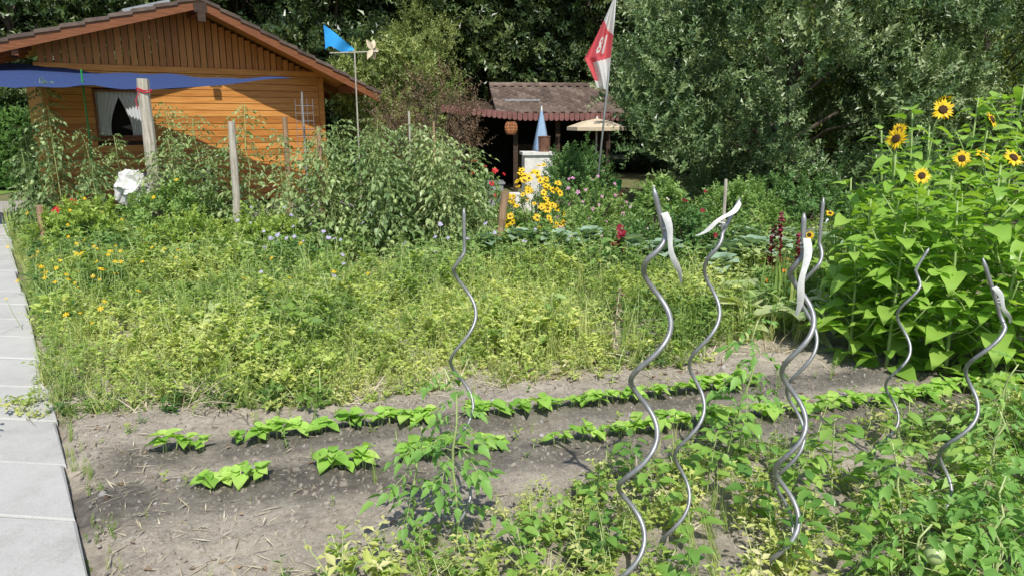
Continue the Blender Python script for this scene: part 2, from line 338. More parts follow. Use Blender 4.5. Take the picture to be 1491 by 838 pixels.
for i in range(3):
    P=scatter([(-1.6,2.3),(2.6,2.3),(3.2,4.9),(-2.7,4.2)],130); P[:,2]=[bed_h(p[0],p[1]) for p in P]; P=P[P[:,0]>(-1.48-.70*(P[:,1]-2.42))]
    b.add(ico(M_stone,.15),P,zframes(rng.normal(size=(len(P),3))),rng.gamma(2,.003,len(P))+.004,rng.uniform(.1,.8,len(P)))
b.build('pebbles',smooth=True)
b=B(); P=np.vstack([scatter([(-1.7,2.3),(2.6,2.3),(3.2,4.9),(-2.7,4.2)],600),scatter([(-2.5,3.75),(.5,4.25),(2.6,5.0),(.6,4.75),(-2.7,4.2)],800),scatter([(-1.4,2.3),(-.6,2.3),(-2.3,4.0),(-2.6,4.0)],300)]); rng.shuffle(P); P[:,2]=[bed_h(p[0],p[1])+.006 for p in P]; P=P[P[:,0]>(-1.5-.70*(P[:,1]-2.42))]
d=rng.normal(size=(len(P),3))*[1,1,.12]; b.add(dia(.06,.004,M_straw,0,0),P,frames(d,[[0,0,1]]*len(P)),rng.uniform(.4,1.9,len(P)),rng.uniform(0,1,len(P)))
P=P[:110]; b.add(dia(.04,.025,M_dry,.2,.2),P,frames(rng.normal(size=(len(P),3))*[1,1,.2],[[0,0,1]]*len(P)),rng.uniform(.6,1.3,len(P)),rng.uniform(0.3,1,len(P)))
b.build('dry_straw_litter')
# path slabs
b=B(); y=.2
while y<12.5:
    dy=R(.47,.53); y2=y+dy-.011; off=R(-.022,.022); zt=.055+R(-.006,.006)
    def ex(yy): return path_edge(yy)
    for (w0,w1) in((-.02+off,-.62),(-.63,-1.22)):
        v=[];sk=-.10; jx=[R(-.007,.007) for _ in range(8)]; tl=[R(-.003,.003) for _ in range(4)]
        for z in(0,zt-.008,zt):
            ins=.008 if z==zt else 0
            q=[(ex(y)+w1+ins,y+sk*w1+ins),(ex(y)+w0-ins,y+sk*w0+ins),(ex(y2)+w0-ins,y2+sk*w0-ins),(ex(y2)+w1+ins,y2+sk*w1-ins)]
            v+=[(q[n_][0]+jx[n_],q[n_][1]+jx[n_+4]*.6,z+(tl[n_] if z else 0)) for n_ in range(4)]
        f=[]
        for l in(0,4):
            for j in range(4): a_=l+j;c_=l+(j+1)%4; f+=[(a_,c_,c_+4),(a_,c_+4,a_+4)]
        f+=[(8,9,10),(8,10,11)]
        b.add(T(v,f,M_conc,R(.0,1)))
    y+=dy
b.build('concrete_path')
def flatpoly(name,pts,z,m): 
    me=bpy.data.meshes.new(name); me.from_pydata([(x,y,z) for x,y in pts],[],[tuple(range(len(pts)))]); me.materials.append(MATS[m]); o=bpy.data.objects.new(name,me); scene.collection.objects.link(o)
flatpoly('patio',[(-10.5,10.2),(-6.9,10.6),(-2.4,13.6),(-3.6,15.4),(-12,14.5)],.02,M_pav)
flatpoly('lawn',[(-26,12),(-10.6,12),(-12,24),(-26,24)],.012,M_lawn)
# ------------------------------------------------------------------ seedlings
b=B(); bs=[]
for i in range(7):
    st=bend(.06,3,.2); L=[tube(st,[.003,.0025,.002],M_stem,4)]
    lf=leaf(.068,.056,M_bean,((0,0),(.15,.8),(.35,1),(.65,.7),(1,0)),droop=.3,wave=.04)
    for q in range(int(rng.integers(4,7))):
        a=R(0,6.28); L.append(xf(lf,frames([math.cos(a),math.sin(a),R(-.05,.5)],[R(-.2,.2),R(-.5,.1),1])[0],(0,0,R(.035,.07)),R(.5,1.15),R(-.2,.2)))
    bs.append(merge(L))
for row,(x0,x1,gaps) in ((rowA,(-1.7,1.5,[(-1.5,-1.4),(-1.2,-1.12),(-.4,-.32)])),(rowB,(-1.35,3.0,[(-1.12,-.92),(-.62,-.52),(-.28,-.14),(.05,.2)]))):
    x=x0
    while x<x1:
        if not any(a<x<c for a,c in gaps):
            for q in range(int(rng.integers(2,4))):
                xx=x+R(-.035,.035); yy=row(xx)+R(-.03,.03); b.add(bs[int(rng.integers(7))],[(xx,yy,bed_h(xx,yy))],rotz(1,.1),R(.8,1.4),R(.2,.9))
        x+=R(.05,.11)
b.build('bean_seedlings',smooth=True)
# ------------------------------------------------------------------ cover crop
poly=[(-2.6,3.95),(-1.6,3.98),(-1.0,4.12),(-.2,4.3),(.56,4.62),(1.2,4.85),(1.8,5.1),(1.8,7.4),(-4.9,7.6),(-3.6,5.5)]
def veg(name,poly,n,temps,hs=(.8,1.2),patch=1.2,base=.45,edge=None,z=0.,pa=.6,ragged=0,tilt=.16,thin=0):
    P=scatter(poly,n)
    if ragged: P=P[(P[:,1]-(4.13+.26*P[:,0]))>ragged*nfield(P,1.6,11)]
    if thin: P=P[nfield(P,1.9,21)+.5*nfield(P,5,4)>-thin]
    n=len(P); P[:,2]=z; a=base+pa*nfield(P,patch,len(name))+pa*.6*nfield(P,patch*3.1,2)+rng.normal(0,.12,n)
    S=rng.uniform(*hs,n)*(1+.5*nfield(P,.9,3)+.5*nfield(P,2.7,8))
    if edge is not None: S*=edge(P)
    w=rng.integers(len(temps),size=n); bb=B()
    for i,t in enumerate(temps):
        s=w==i; bb.add(t,P[s],rotz(int(s.sum()),tilt),S[s],a[s])
    return bb.build(name)
front=lambda P: np.clip(.42+.58*(P[:,1]-(4.25+.26*P[:,0]))/.7,.38,1)
veg('cover_crop_plants',poly,3600,[weed(R(.26,.36),M_weed,28,.038,.62,2,.02) for _ in range(5)]+[weed(R(.22,.32),M_weed,20,.056,.72,2,.02) for _ in range(4)],(.75,1.15),1.0,.54,front,ragged=.5,tilt=.2,thin=.45)
veg('cover_crop_sprigs',poly,220,[weed(R(.36,.46),M_weed,26,.03,.4,2,.2) for _ in range(3)],(.75,1.1),1.0,.65,front,ragged=.6,tilt=.2)
veg('broad_leaved_weeds',poly,110,[broad(R(.28,.36),M_mid,14,.1,.45,.02) for _ in range(4)],(.6,1.1),1.0,.75,front)
veg('yellow_weeds',[(-2.7,3.78),(-.9,3.95),(-.1,4.2),(1.4,4.8),(-.4,4.8),(-3.2,4.9)],950,[weed(R(.1,.2),M_weedy,20,.036,.5,2,.0) for _ in range(3)]+[weed(R(.08,.18),M_weed,20,.04,.6,2,.0) for _ in range(3)],(.4,1.2),1.5,.5,ragged=.5,tilt=.4)
gt=[]
for i in range(4):
    L=[]
    for q in range(16):
        a=R(0,6.28);h=R(.15,.4); d=np.array([math.cos(a)*.45,math.sin(a)*.45,1]); L.append(xf(leaf(h,.005,M_grass,((0,1),(.4,.9),(.75,.6),(1,0)),0,.6),frames(d,[math.cos(a),math.sin(a),.2])[0],(R(-.03,.03),R(-.03,.03),0),1,R(-.2,.2)))
    gt.append(merge(L))
st_=[]
for i in range(3):
    L=[]
    for q in range(14):
        a=R(0,6.28);h=R(.1,.3); d=np.array([math.cos(a),math.sin(a),.5]); L.append(xf(leaf(h,.005,M_straw,((0,1),(.4,.9),(.75,.6),(1,0)),0,.5),frames(d,[0,0,1])[0],(R(-.05,.05),R(-.05,.05),0),1,R(-.2,.5)))
    st_.append(merge(L))
veg('grass_tufts',poly,340,gt,(.7,1.1),1.,.5)
veg('grass_tufts',[(-2.7,3.8),(-1,4.0),(.6,4.55),(2.5,5.1),(2.4,5.5),(-3.4,5.2)],300,gt,(.3,.8),1.,.75,tilt=.4)
veg('dry_grass_tufts',[(-2.7,3.75),(-1,3.95),(.6,4.5),(2.5,5.05),(2.0,5.1),(-.2,4.5),(-2.9,4.3)],220,st_,(.4,1.1),1.,.4,tilt=.3,z=.02)
veg('grass_tufts',[(-1.45,2.35),(-2.7,4.05),(-3.3,4.95),(-3.15,4.95),(-2.55,4.0),(-1.38,2.4)],90,gt,(.12,.4),1.,.6,z=.02)
veg('path_edge_grass',[(-3.2,4.85),(-6.8,10.0),(-6.3,10.2),(-2.8,4.9)],420,gt,(.3,.8),1.,.55,tilt=.3)
veg('bed_weeds',[(-1.7,2.5),(.2,2.9),(2.6,4.0),(2.9,4.9),(.6,4.5),(-2.2,3.8)],90,[weed(R(.05,.1),M_weed,16,.022,.6,1,.0) for _ in range(3)]+[xf(g_,None,(0,0,0),.35) for g_ in gt[:2]],(.5,1.1),1.6,.5,z=.035)
def blooms(name,pts,fl,h,r=1.,stem=True,face=None):
    bb=B()
    for (x,y,z) in pts:
        p=np.array([x,y,z]); bse=np.array([x+R(-.06,.06),y+R(-.06,.06),max(0,z-h)])
        if stem: bb.add(tube([bse,(bse+p)/2+rng.normal(0,.01,3),p],[.003,.0025,.002],M_stem,3,cap=False))
        d=np.array([R(-.6,.6),-.5+R(-.5,.5),.8]) if face is None else np.array(face)+rng.normal(0,.15,3)
        bb.add(fl[int(rng.integers(len(fl)))],[p],zframes(d/np.linalg.norm(d)),r*R(.6,1.25),R(-.2,.2))
    return bb.build(name)
def cloud(c,s,n): return rng.normal(0,1,(n,3))*np.array(s)+np.array(c)
yf=[flower(.02,M_yel,M_yel,6)]
blooms('yellow_hawkweed_flowers',np.vstack([cloud((-3.5,5.9,.42),(.25,.3,.06),28),cloud((-4.1,6.8,.45),(.35,.4,.06),18),cloud((-2.9,5.0,.36),(.2,.2,.04),7),cloud((-3.0,7.0,.44),(.6,.3,.04),6),cloud((-1.,6.6,.4),(1.,.6,.04),6)]),yf,.25,1.1)
blooms('phacelia_flowers',np.vstack([cloud((-2.2,7.7,.46),(.4,.3,.05),14),cloud((-.9,7.7,.44),(.5,.3,.05),7),cloud((-1.6,6.6,.36),(.5,.4,.04),4),cloud((.2,7.8,.42),(.6,.3,.05),6)]),[flower(.028,M_pur,M_pur,9,.5,.5,.5)],.3,1.)
b=B(); st=bend(.55,6,.1); b.add(tube(st,np.linspace(.008,.003,6),M_straw,5))
for t in axis_leaves(st,24,[dia(.07,.03,M_straw,.2,.6),dia(.06,.03,M_dry,.2,.6)],.1,1,.2): b.add(t,A=[.5])
b.build('dried_dock_stem',loc=(.68,4.75,0))
# ------------------------------------------------------------------ mid-ground beds
mt=[weed(R(.28,.38),M_mid,26,.065,.6,2) for _ in range(4)]+[broad(R(.25,.36),M_mid,12,.09) for _ in range(3)]
veg('mixed_border_plants',[(-4.9,7.4),(2.2,7.2),(3.4,9.6),(2.2,11.4),(-.4,11.2),(-5.0,10.4),(-6.9,10.5)],1700,mt,(.7,1.15),.8,.5)
veg('mixed_border_plants',[(-3.7,5.6),(-3.2,5.3),(-5.0,8.8),(-6.6,10.6),(-7.0,10.4)],160,mt,(.4,1.0),.8,.45)
veg('mixed_border_plants',[(1.9,5.3),(2.6,5.4),(3.6,7),(6,8),(6,10.5),(2.5,10),(1.7,7)],1000,mt,(.6,1.0),.8,.55)
b=B()
for q in range(46):
    a=R(0,6.28);h=R(.35,.6); d=np.array([math.cos(a)*.7,math.sin(a)*.7,1]); b.add(leaf(h,.03,M_grass,((0,.8),(.3,1),(.7,.7),(1,0)),.1,.35),[(-6.75+R(-.12,.12),10.1+R(-.12,.12),0)],frames(d,[math.cos(a),math.sin(a),.2]),1,R(.2,.8))
b.build('iris_clump')
for (cx,cy,n,hh) in((3.0,6.9,60,.6),(2.5,6.3,40,.5),(2.2,5.7,26,.5)):
    b=B()
    for q in range(n):
        a=R(0,6.28);h=R(.6,1.1)*hh; d=np.array([math.cos(a)*.6,math.sin(a)*.6,1]); b.add(leaf(h,.035,M_grass,((0,.8),(.3,1),(.7,.7),(1,0)),.15,.5),[(cx+R(-.2,.2),cy+R(-.2,.2),0)],frames(d,[math.cos(a),math.sin(a),.2]),1,R(.1,.7))
    b.build('leek_clump')
def cabbage(r,m):
    L=[]
    for i in range(16):
        a=i*2.4; t=i/16; d=np.array([math.cos(a),math.sin(a),.25+1.3*t]); L.append(xf(leaf(r*(1-.5*t),r*.85*(1-.4*t),m,((0,.3),(.25,.8),(.55,1),(.85,.7),(1,.1)),.2,.3,wave=.05),frames(d,[0,0,1])[0],(0,0,.06+.06*t),1,R(0,.6)))
    return merge(L)
cb=[cabbage(.26,M_cab) for _ in range(3)]
for (x,y) in((2.5,7.6),(2.9,8.0),(3.3,7.9),(2.7,8.5),(3.2,8.6),(3.9,8.2),(-.3,8.3),(.1,8.4),(.5,8.3),(.9,8.5),(3.6,7.2),(2.2,7.4),(1.3,8.1),(2.0,6.9),(1.6,7.6)):
    b=B(); b.add(cb[int(rng.integers(3))],[(x,y,.2)],rotz(1,.1),R(.8,1.2),R(0,.3)); b.build('cabbage_plant',smooth=True)
for (x,y,s) in((1.75,5.4,.9),(2.1,5.3,1.),(2.4,5.8,.8),(1.95,5.8,.9),(2.3,5.2,.7)):
    b=B(); lf=leaf(.34,.15,M_pale,((0,.2),(.15,.7),(.3,.9),(.45,.8),(.6,1),(.8,.6),(1,0)),.12,.35,wave=.06)
    for q in range(12):
        a=R(0,6.28); b.add(lf,[(x,y,R(.12,.32))],frames([math.cos(a),math.sin(a),R(-.1,.8)],[R(-.3,.3),R(-.3,.3),1]),s*R(.55,1.1),R(-.1,.9))
    b.add(tube([(x,y,0),(x,y,.28)],[.012,.01],M_stem)); b.build('squash_plant',smooth=True)
for (x,y,h) in((2.62,7.1,.66),(2.72,7.0,.45),(2.56,7.2,.5)):
    b=B(); st=bend(h,5,.1); b.add(tube(st,[.01,.009,.007,.005,.003],M_amar)); 
    for t in axis_leaves(st,30,[leaf(.12,.045,M_amar,fold=.2)],.15,1,.8,1,.5): b.add(t,A=[.5])
    b.add(merge([xf(ico(M_amar),None,(R(-.02,.02),R(-.02,.02),h+R(-.14,.12)),.018,R(.2,1)) for _ in range(30)]),[(st[-1][0],0,0)]); b.build('red_amaranth',loc=(x,y,0))
# ------------------------------------------------------------------ shrubs & flowers
def bushplant(name,c,r,h,n,m,l=.06,fl=None,nf=0,fr=1.,out=1.06):
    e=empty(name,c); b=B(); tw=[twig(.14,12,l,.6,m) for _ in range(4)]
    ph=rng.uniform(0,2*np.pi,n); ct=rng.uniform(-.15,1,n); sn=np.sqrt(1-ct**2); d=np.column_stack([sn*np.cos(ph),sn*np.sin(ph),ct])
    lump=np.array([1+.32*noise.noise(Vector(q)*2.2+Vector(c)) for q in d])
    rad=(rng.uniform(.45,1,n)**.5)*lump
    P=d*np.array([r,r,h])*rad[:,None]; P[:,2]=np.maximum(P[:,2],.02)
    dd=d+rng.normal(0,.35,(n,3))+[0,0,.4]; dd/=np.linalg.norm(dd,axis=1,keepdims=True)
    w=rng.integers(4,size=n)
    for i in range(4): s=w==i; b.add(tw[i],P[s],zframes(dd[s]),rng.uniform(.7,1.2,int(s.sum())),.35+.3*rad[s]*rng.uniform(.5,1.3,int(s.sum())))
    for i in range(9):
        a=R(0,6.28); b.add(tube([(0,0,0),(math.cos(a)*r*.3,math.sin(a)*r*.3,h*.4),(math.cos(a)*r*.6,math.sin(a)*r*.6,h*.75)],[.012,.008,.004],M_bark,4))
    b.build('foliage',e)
    if fl:
        b=B(); ph=rng.uniform(-np.pi,0,nf) if out>1.1 else rng.uniform(0,2*np.pi,nf); ct=rng.uniform(.0,1,nf); sn=np.sqrt(1-ct**2); d=np.column_stack([sn*np.cos(ph),sn*np.sin(ph),ct])
        P=d*np.array([r,r,h])*(out+rng.normal(0,.08,(nf,1)))+[0,0,.08 if out>1.1 else 0]; dn=d+[0,-.5,.3]+rng.normal(0,.3,(nf,3)); dn/=np.linalg.norm(dn,axis=1,keepdims=True); b.add(fl,P,zframes(dn),fr*rng.uniform(.6,1.2,nf),rng.uniform(-.3,.3,nf)); b.build('blossoms',e)
    return e
rud=flower(.055,M_yel,M_disc,11,.25,.4)
bushplant('black_eyed_susan',(.28,9.3,0),.34,.80,150,M_mid,.05,rud,80,1.,1.18)
bushplant('black_eyed_susan',(-.02,9.4,0),.2,.5,80,M_mid,.05,rud,10,1.,1.18)
bushplant('pink_phlox',(1.15,10.3,0),.45,.75,260,M_mid,.05,flower(.035,M_pink,M_pink,5,.2,.7),30,1.1,1.15)
bushplant('pink_phlox',(.85,9.2,0),.36,.5,200,M_mid,.05,flower(.03,M_pink,M_whp,5,.2,.7),16,1.,1.15)
bushplant('red_zinnia',(-.42,11.0,0),.3,.80,130,M_mid,.06,flower(.05,M_redp,M_dred,12,.3,.5),16,1.,1.18)
bushplant('dahlia',(1.35,8.3,0),.26,.5,130,M_shrub,.06,flower(.05,M_dred,M_dred,14,.3,.5,.3),9,1.,1.2)
bushplant('dahlia',(2.0,8.2,0),.35,.65,200,M_shrub,.07,flower(.045,M_dred,M_dred,14,.3,.5,.3),5,.9,1.15)
bushplant('red_geranium',(-5.95,9.9,0),.22,.42,100,M_mid,.06,flower(.06,M_redp,M_redp,7,.3,.6),14,1.,1.2)
bushplant('rounded_shrub',(1.05,12.0,0),.62,1.2,1500,M_shrub,.045)
bushplant('dill_plant',(4.6,8.6,0),.5,1.3,500,M_shrub,.05)
bushplant('garden_shrub',(3.0,9.6,0),.7,.85,600,M_mid,.06)
bushplant('garden_shrub',(1.9,9.6,0),.4,.85,320,M_mid,.07)
bushplant('garden_shrub',(4.0,10.2,0),.8,.9,600,M_shrub,.06)
bushplant('marigold',(2.3,6.3,0),.18,.34,70,M_mid,.05,flower(.03,M_or,M_yel,10,.3,.5),4,1.,1.2)
bushplant('daisy_clump',(1.7,9.1,0),.25,.75,80,M_mid,.05,flower(.03,M_whp,M_yd,12,.3,.35),9,1.,1.15)
bushplant('perennial_clump',(-4.3,9.5,0),.6,.75,450,M_mid,.07,flower(.03,M_yel,M_yel,6),6,1.,1.15)
bushplant('perennial_clump',(-2.9,8.5,0),.5,.55,340,M_weed,.05,flower(.026,M_pur,M_pur,8,.5),10,1.,1.15)
bushplant('perennial_clump',(-5.4,9.2,0),.55,.6,380,M_weed,.06,flower(.03,M_yel,M_yel,6),6,1.,1.15)
bushplant('perennial_clump',(-3.8,8.6,0),.5,.5,320,M_weed,.05)
# ------------------------------------------------------------------ tomatoes
for (x,y,h,n) in((-2.4,9.1,1.38,170),(-2.0,9.25,1.55,180),(-1.62,9.05,1.45,180),(-1.25,9.25,1.56,180),(-.9,9.05,1.45,170),(-.55,9.4,1.3,140),(-1.8,9.7,1.58,140),(-1.05,9.8,1.52,140),(-2.4,9.8,1.5,120),(-.4,9.0,.95,100),(-2.65,8.9,1.0,100),(-1.45,8.85,1.2,120),(-2.1,8.85,1.15,120),(-.75,8.85,1.1,110)):
    b=B(); b.add(tomato(h,n,M_tom,.38,.10,6,.10,.03,1.15),[(0,0,0)],rotz(1,.06),1,R(.25,.7)); b.build('tomato_plant',loc=(x,y,0))
for (x,y,h,n) in((-6.55,10.6,2.15,110),(-6.25,10.3,1.8,110),(-5.8,10.5,1.5,100),(-5.35,10.3,1.4,90),(-4.95,10.9,1.45,60),(-4.4,10.1,1.85,110),(-4.05,9.9,1.65,100),(-3.55,9.3,1.5,80),(-3.2,9.05,1.8,80),(-2.95,9.6,1.5,80),(-3.8,9.3,1.2,80),(-4.6,9.7,1.2,80),(-6.9,10.8,1.5,80),(-4.2,9.5,1.4,80),(-5.6,9.9,1.1,80),(-6.5,10.1,1.2,80)):
    b=B(); b.add(tomato(h,n,M_tom,.31,.09,4,.05),[(0,0,0)],rotz(1,.05),1,R(.2,.65)); b.build('tomato_plant',loc=(x,y,0))
def post(name,x,y,h,r,m,lean=(0,0),sides=9):
    t=np.linspace(0,1,9); p=np.column_stack([lean[0]*t+rng.normal(0,r*.08,9),lean[1]*t+rng.normal(0,r*.08,9),-.05+(h+.05)*t])
    return single(tube(p,r*(1-.12*t)*(1+rng.normal(0,.04,9)),m,sides),name,smooth=False,loc=(x,y,0))
o=post('wooden_post',-4.73,9.9,2.13,.08,M_post,(-.04,0)); single(merge([tube([(.085*math.cos(a)-.035,.085*math.sin(a),1.95+.02*math.sin(a*2)+.004*a) for a in np.linspace(0,12,40)],.008,M_rope,4),tube([(-.05,-.09,1.96),(-.1,-.11,1.86),(-.09,-.1,1.74)],.006,M_rope,4)]),'rope',o)
post('wooden_post',-3.18,8.5,1.6,.045,M_post,(.03,0)); post('wooden_stake',-3.8,12.6,1.65,.05,M_postb,(.02,0)); post('wooden_stake',-3.2,12.5,1.5,.045,M_postb)
post('wooden_stake',-2.3,9.0,1.45,.03,M_postb); post('wooden_stake',-.18,8.7,.8,.05,M_postb,(.1,0)); post('wooden_stake',-1.3,9.6,1.72,.016,M_post); post('wooden_stake',-.95,9.2,1.6,.015,M_postb)
post('wooden_stake',2.3,8.0,1.0,.02,M_post); post('wooden_stake',-5.75,9.0,.6,.05,M_postb); post('green_garden_pole',-6.05,10.8,2.3,.014,M_greenp)
post('grey_garden_pole',-3.85,14.0,2.1,.02,M_metal)
# ------------------------------------------------------------------ cabin
cab=empty('wooden_cabin',(-7.55,12.25,0),math.radians(35)); W=4.7; RX=2.35; RZ=3.5; sl,sr=.29,.46; D=4.2
def rz_(x): return RZ-(sl*(RX-x) if x<RX else sr*(x-RX))
wx0,wx1,wz0,wz1=.72,1.50,1.30,2.1
b=B(); z=.12; bh=.118; beamz=2.4
while z<beamz-.02:
    z1=min(z+bh-.007,beamz-.012)
    segs=[(0.1,W-.1)]
    if z1>wz0-.02 and z<wz1+.02: segs=[(0.1,wx0),(wx1,W-.1)]
    for s0,s1 in segs:
        t=box(s0,s1,-.014,.05,z,z1,M_cabw,R(0,1)); t.v[[0,4],1]-=.008
        b.add(t)
    z+=bh
b.build('wall_boards',cab)
b=B(); x=.02
while x<W-.03:
    x1=min(x+.105,W); zt=min(rz_(x),rz_(x1))-.03
    if zt>beamz+.12: b.add(box(x,x1-.01,-.02,.03,beamz+.1,zt,M_cabv,R(0,.8)))
    x+=.112
b.build('gable_boards',cab)
b=B(); b.add(box(-.05,W+.05,-.05,.06,beamz-.005,beamz+.095,M_cabw,.6)); b.add(box(0,.098,-.05,.09,0,beamz-.01,M_cabw,.5)); b.add(box(W-.098,W,-.05,.09,0,min(rz_(W)-.04,beamz-.01),M_cabw,.5)); b.add(box(-.02,W+.02,-.04,.1,0,.11,M_darkw)); b.build('frame_beams',cab)
b=B(); b.add(box(.0,.03,.1,D,0,2.4,M_cabw)); b.add(box(W-.03,W,.1,D,0,2.2,M_cabw)); b.add(box(.03,W-.03,D-.04,D,0,2.3,M_cabw)); b.add(box(.04,W-.04,.056,.075,.05,wz0,M_darkw)); b.add(box(.04,wx0,.056,.075,wz0,wz1,M_darkw)); b.add(box(wx1,W-.04,.056,.075,wz0,wz1,M_darkw)); b.add(box(.04,W-.04,.056,.075,wz1,2.33,M_darkw)); b.build('side_and_back_walls',cab)
b=B(); fr=.04
for q in((wx0,wx1,-.03,.04,wz0,wz0+fr),(wx0,wx1,-.03,.04,wz1-fr,wz1),(wx0,wx0+fr,-.028,.04,wz0+fr,wz1-fr),(wx1-fr,wx1,-.028,.04,wz0+fr,wz1-fr),(wx0-.05,wx1+.05,-.07,-.031,wz0-.05,wz0-.005)): b.add(box(*q,M_fasc))
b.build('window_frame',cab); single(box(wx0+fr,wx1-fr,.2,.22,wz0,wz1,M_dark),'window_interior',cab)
b=B(); nxx,nzz=30,18
for side in(0,1):
    V=[];F=[]
    for j in range(nzz):
        t=j/(nzz-1); wd=(wx1-wx0-2*fr)*(.5 if t<.12 else .5-.24*math.sin(min(1,(t-.12)*1.2)*math.pi/2)+.05*max(0,t-.75))
        for i in range(nxx):
            s=i/(nxx-1); xx=wx0+fr+wd*s if side==0 else wx1-fr-wd*s
            V.append((xx,.02+.014*math.sin(s*32+.6*math.sin(t*4)),wz1-fr-(wz1-wz0-2*fr)*t))
    for j in range(nzz-1):
        for i in range(nxx-1):
            p=j*nxx+i; F+=[(p,p+1,p+nxx+1),(p,p+nxx+1,p+nxx)]
    b.add(T(V,F,M_curt))
b.build('curtains',cab,True)
yf0,yb=-.8,D+.4
def slope_slab(xa,xb,y0,y1,th,dz,m):
    v=[]
    for x in(xa,xb):
        for yy in(y0,y1):
            for q in(0,th): v.append((x,yy,rz_(x)+dz+q))
    f=box(0,1,0,1,0,1,m).f; return T(v,f,m,.5)
b=B(); b.add(slope_slab(-.95,RX,yf0+.02,yb,.03,0,M_cabw)); b.add(slope_slab(RX,W+.75,yf0+.02,yb,.03,0,M_cabw)); b.build('roof_deck',cab)
b=B(); b.add(slope_slab(-1.0,RX,yf0-.03,yf0+.015,.17,-.11,M_fasc)); b.add(slope_slab(RX,W+.8,yf0-.03,yf0+.015,.17,-.11,M_fasc))
for yy in (0.4,1.4,2.4): b.add(slope_slab(W+.02,W+.72,yy,yy+.08,.1,-.105,M_fasc)); b.add(slope_slab(-.9,-.02,yy,yy+.08,.1,-.105,M_fasc))
for xx in(-.35,RX-.04,W+.3): b.add(box(xx,xx+.09,yf0+.02,-.06,rz_(xx)-.18,rz_(xx)-.05,M_fasc))
b.add(box(RX-.1,RX+.1,yf0-.06,yf0-.034,RZ-.17,RZ-.02,M_darkw)); b.build('fascia_and_rafters',cab)
def tiles(b,xa,xb,y0,y1,zf,step_x,step_y,m):
    n=7; dx=xb-xa; k=int(abs(dx)/step_x)
    for i in range(k):
        x0=xa+dx*i/k; x1=xa+dx*(i+1)/k
        z0,z1=zf(x0),zf(x1); ny_=int((y1-y0)/step_y)
        for j in range(ny_):
            yy=y0+j*step_y; v=[]; 
            for (xx,zz,lift) in((x0,z0,.0),(x1,z1,.028),(x1,z1,.0)):
                for q in range(n):
                    s=q/(n-1); v.append((xx,yy+s*step_y*1.02,zz+lift+.035+.022*math.sin(s*math.pi*2)))
            f=[]
            for r_ in range(2):
                for q in range(n-1): p=r_*n+q; f+=[(p,p+1,p+n+1),(p,p+n+1,p+n)]
            b.add(T(v,f,m,R(0,1)))
b=B(); tiles(b,RX,-1.05,yf0-.05,yb,rz_,.33,.24,M_tile); tiles(b,RX,W+.85,yf0-.05,yb,rz_,.33,.24,M_tile)
for xa,xb in((RX,-1.05),(RX,W+.85)):
    k=10
    for i in range(k):
        x0=xa+(xb-xa)*i/k;x1=xa+(xb-xa)*(i+1)/k
        v=[];
        for xx,l in((x0,.0),(x1,.03)):
            v+=[(xx,yf0-.055,rz_(xx)+.02+l),(xx,yf0-.055,rz_(xx)+.075+l),(xx,yf0+.12,rz_(xx)+.075+l),(xx,yf0+.12,rz_(xx)+.02+l)]
        f=[(0,1,5),(0,5,4),(1,2,6),(1,6,5),(4,5,6),(4,6,7),(0,2,1),(0,3,2)]; b.add(T(v,f,M_tile,R(0,1)))
yy=yf0-.08
while yy<yb-.3:
    pts=[(RX+.11*math.cos(a),0,RZ+.045+.075*math.sin(a)) for a in np.linspace(-.2,math.pi+.2,8)]
    v=[(p[0],yy,p[2]) for p in pts]+[(p[0],yy+.33,p[2]-.012) for p in pts]; f=[]
    for q in range(7): f+=[(q,q+1,q+9),(q,q+9,q+8)]
    b.add(T(v,f,M_tile,R(0,1))); yy+=.31
b.build('roof_tiles',cab)
b=B(); Rm=Matrix.Rotation(-math.atan(sl),3,'Y'); t=box(-.75,0,0,1.3,.1,.15,M_metal); t2=box(-.72,-.03,.03,1.27,.15,.156,M_dark)
RM=np.array(Rm); b.add(t,[(RX-.35,-.5,rz_(RX-.35)+.0)],RM[None]); b.add(t2,[(RX-.35,-.5,rz_(RX-.35)+.0)],RM[None]); b.build('solar_panel',cab)
single(box(RX-.06,RX+.06,yf0-.11,yf0-.062,RZ-.32,RZ-.18,M_darkw),'gable_lamp',cab)
be=empty('garden_bench',(-6.3,12.45,0),math.radians(35))
b=B(); b.add(box(0,1.3,0,.13,.43,.47,M_post)); b.add(box(0,1.3,.15,.28,.43,.47,M_post)); b.add(box(0,1.3,.30,.33,.6,.72,M_post)); b.build('seat',be)
b=B()
for x in(.1,1.15): b.add(box(x,x+.06,0.01,.07,0,.425,M_darkw)); b.add(box(x,x+.06,.235,.295,0,.425,M_darkw)); b.add(box(x,x+.06,.335,.365,.3,.75,M_darkw))
b.build('legs',be)
b=B()
for x in(0,.1,.2,.3): b.add(tube([(x,0,0),(x,0,1.95)],.004,M_metal,4))
for z in np.arange(.15,1.95,.13): b.add(tube([(0,.008,z),(.3,.008,z)],.003,M_metal,4))
b.build('wire_trellis',loc=(-3.7,13.0,0))
A_=np.array([-8.9,9.4,1.98]);P_=np.array([-4.77,10.0,2.0]);C_=np.array([-3.6,13.4,2.3]);D_=np.array([-8.3,12.0,2.5]); n=26; V=[];F=[]
for j in range(n):
    for i in range(n):
        s,t=i/(n-1),j/(n-1)
        p=(A_*(1-s)+P_*s)*(1-t)+(D_*(1-s)+C_*s)*t; p=p+np.array([0,.2*4*s*(1-s)*(1-2*t)*.5,-.12*4*s*(1-s)*t*.6+.05*math.sin(s*math.pi)*(1-t)+.02*math.sin(s*17+t*5)+.014*math.sin(s*40-t*9)]); V.append(p)
for j in range(n-1):
    for i in range(n-1): q=j*n+i; F+=[(q,q+1,q+n+1),(q,q+n+1,q+n)]
single(T(V,F,M_blue),'blue_shade_sail',smooth=True)
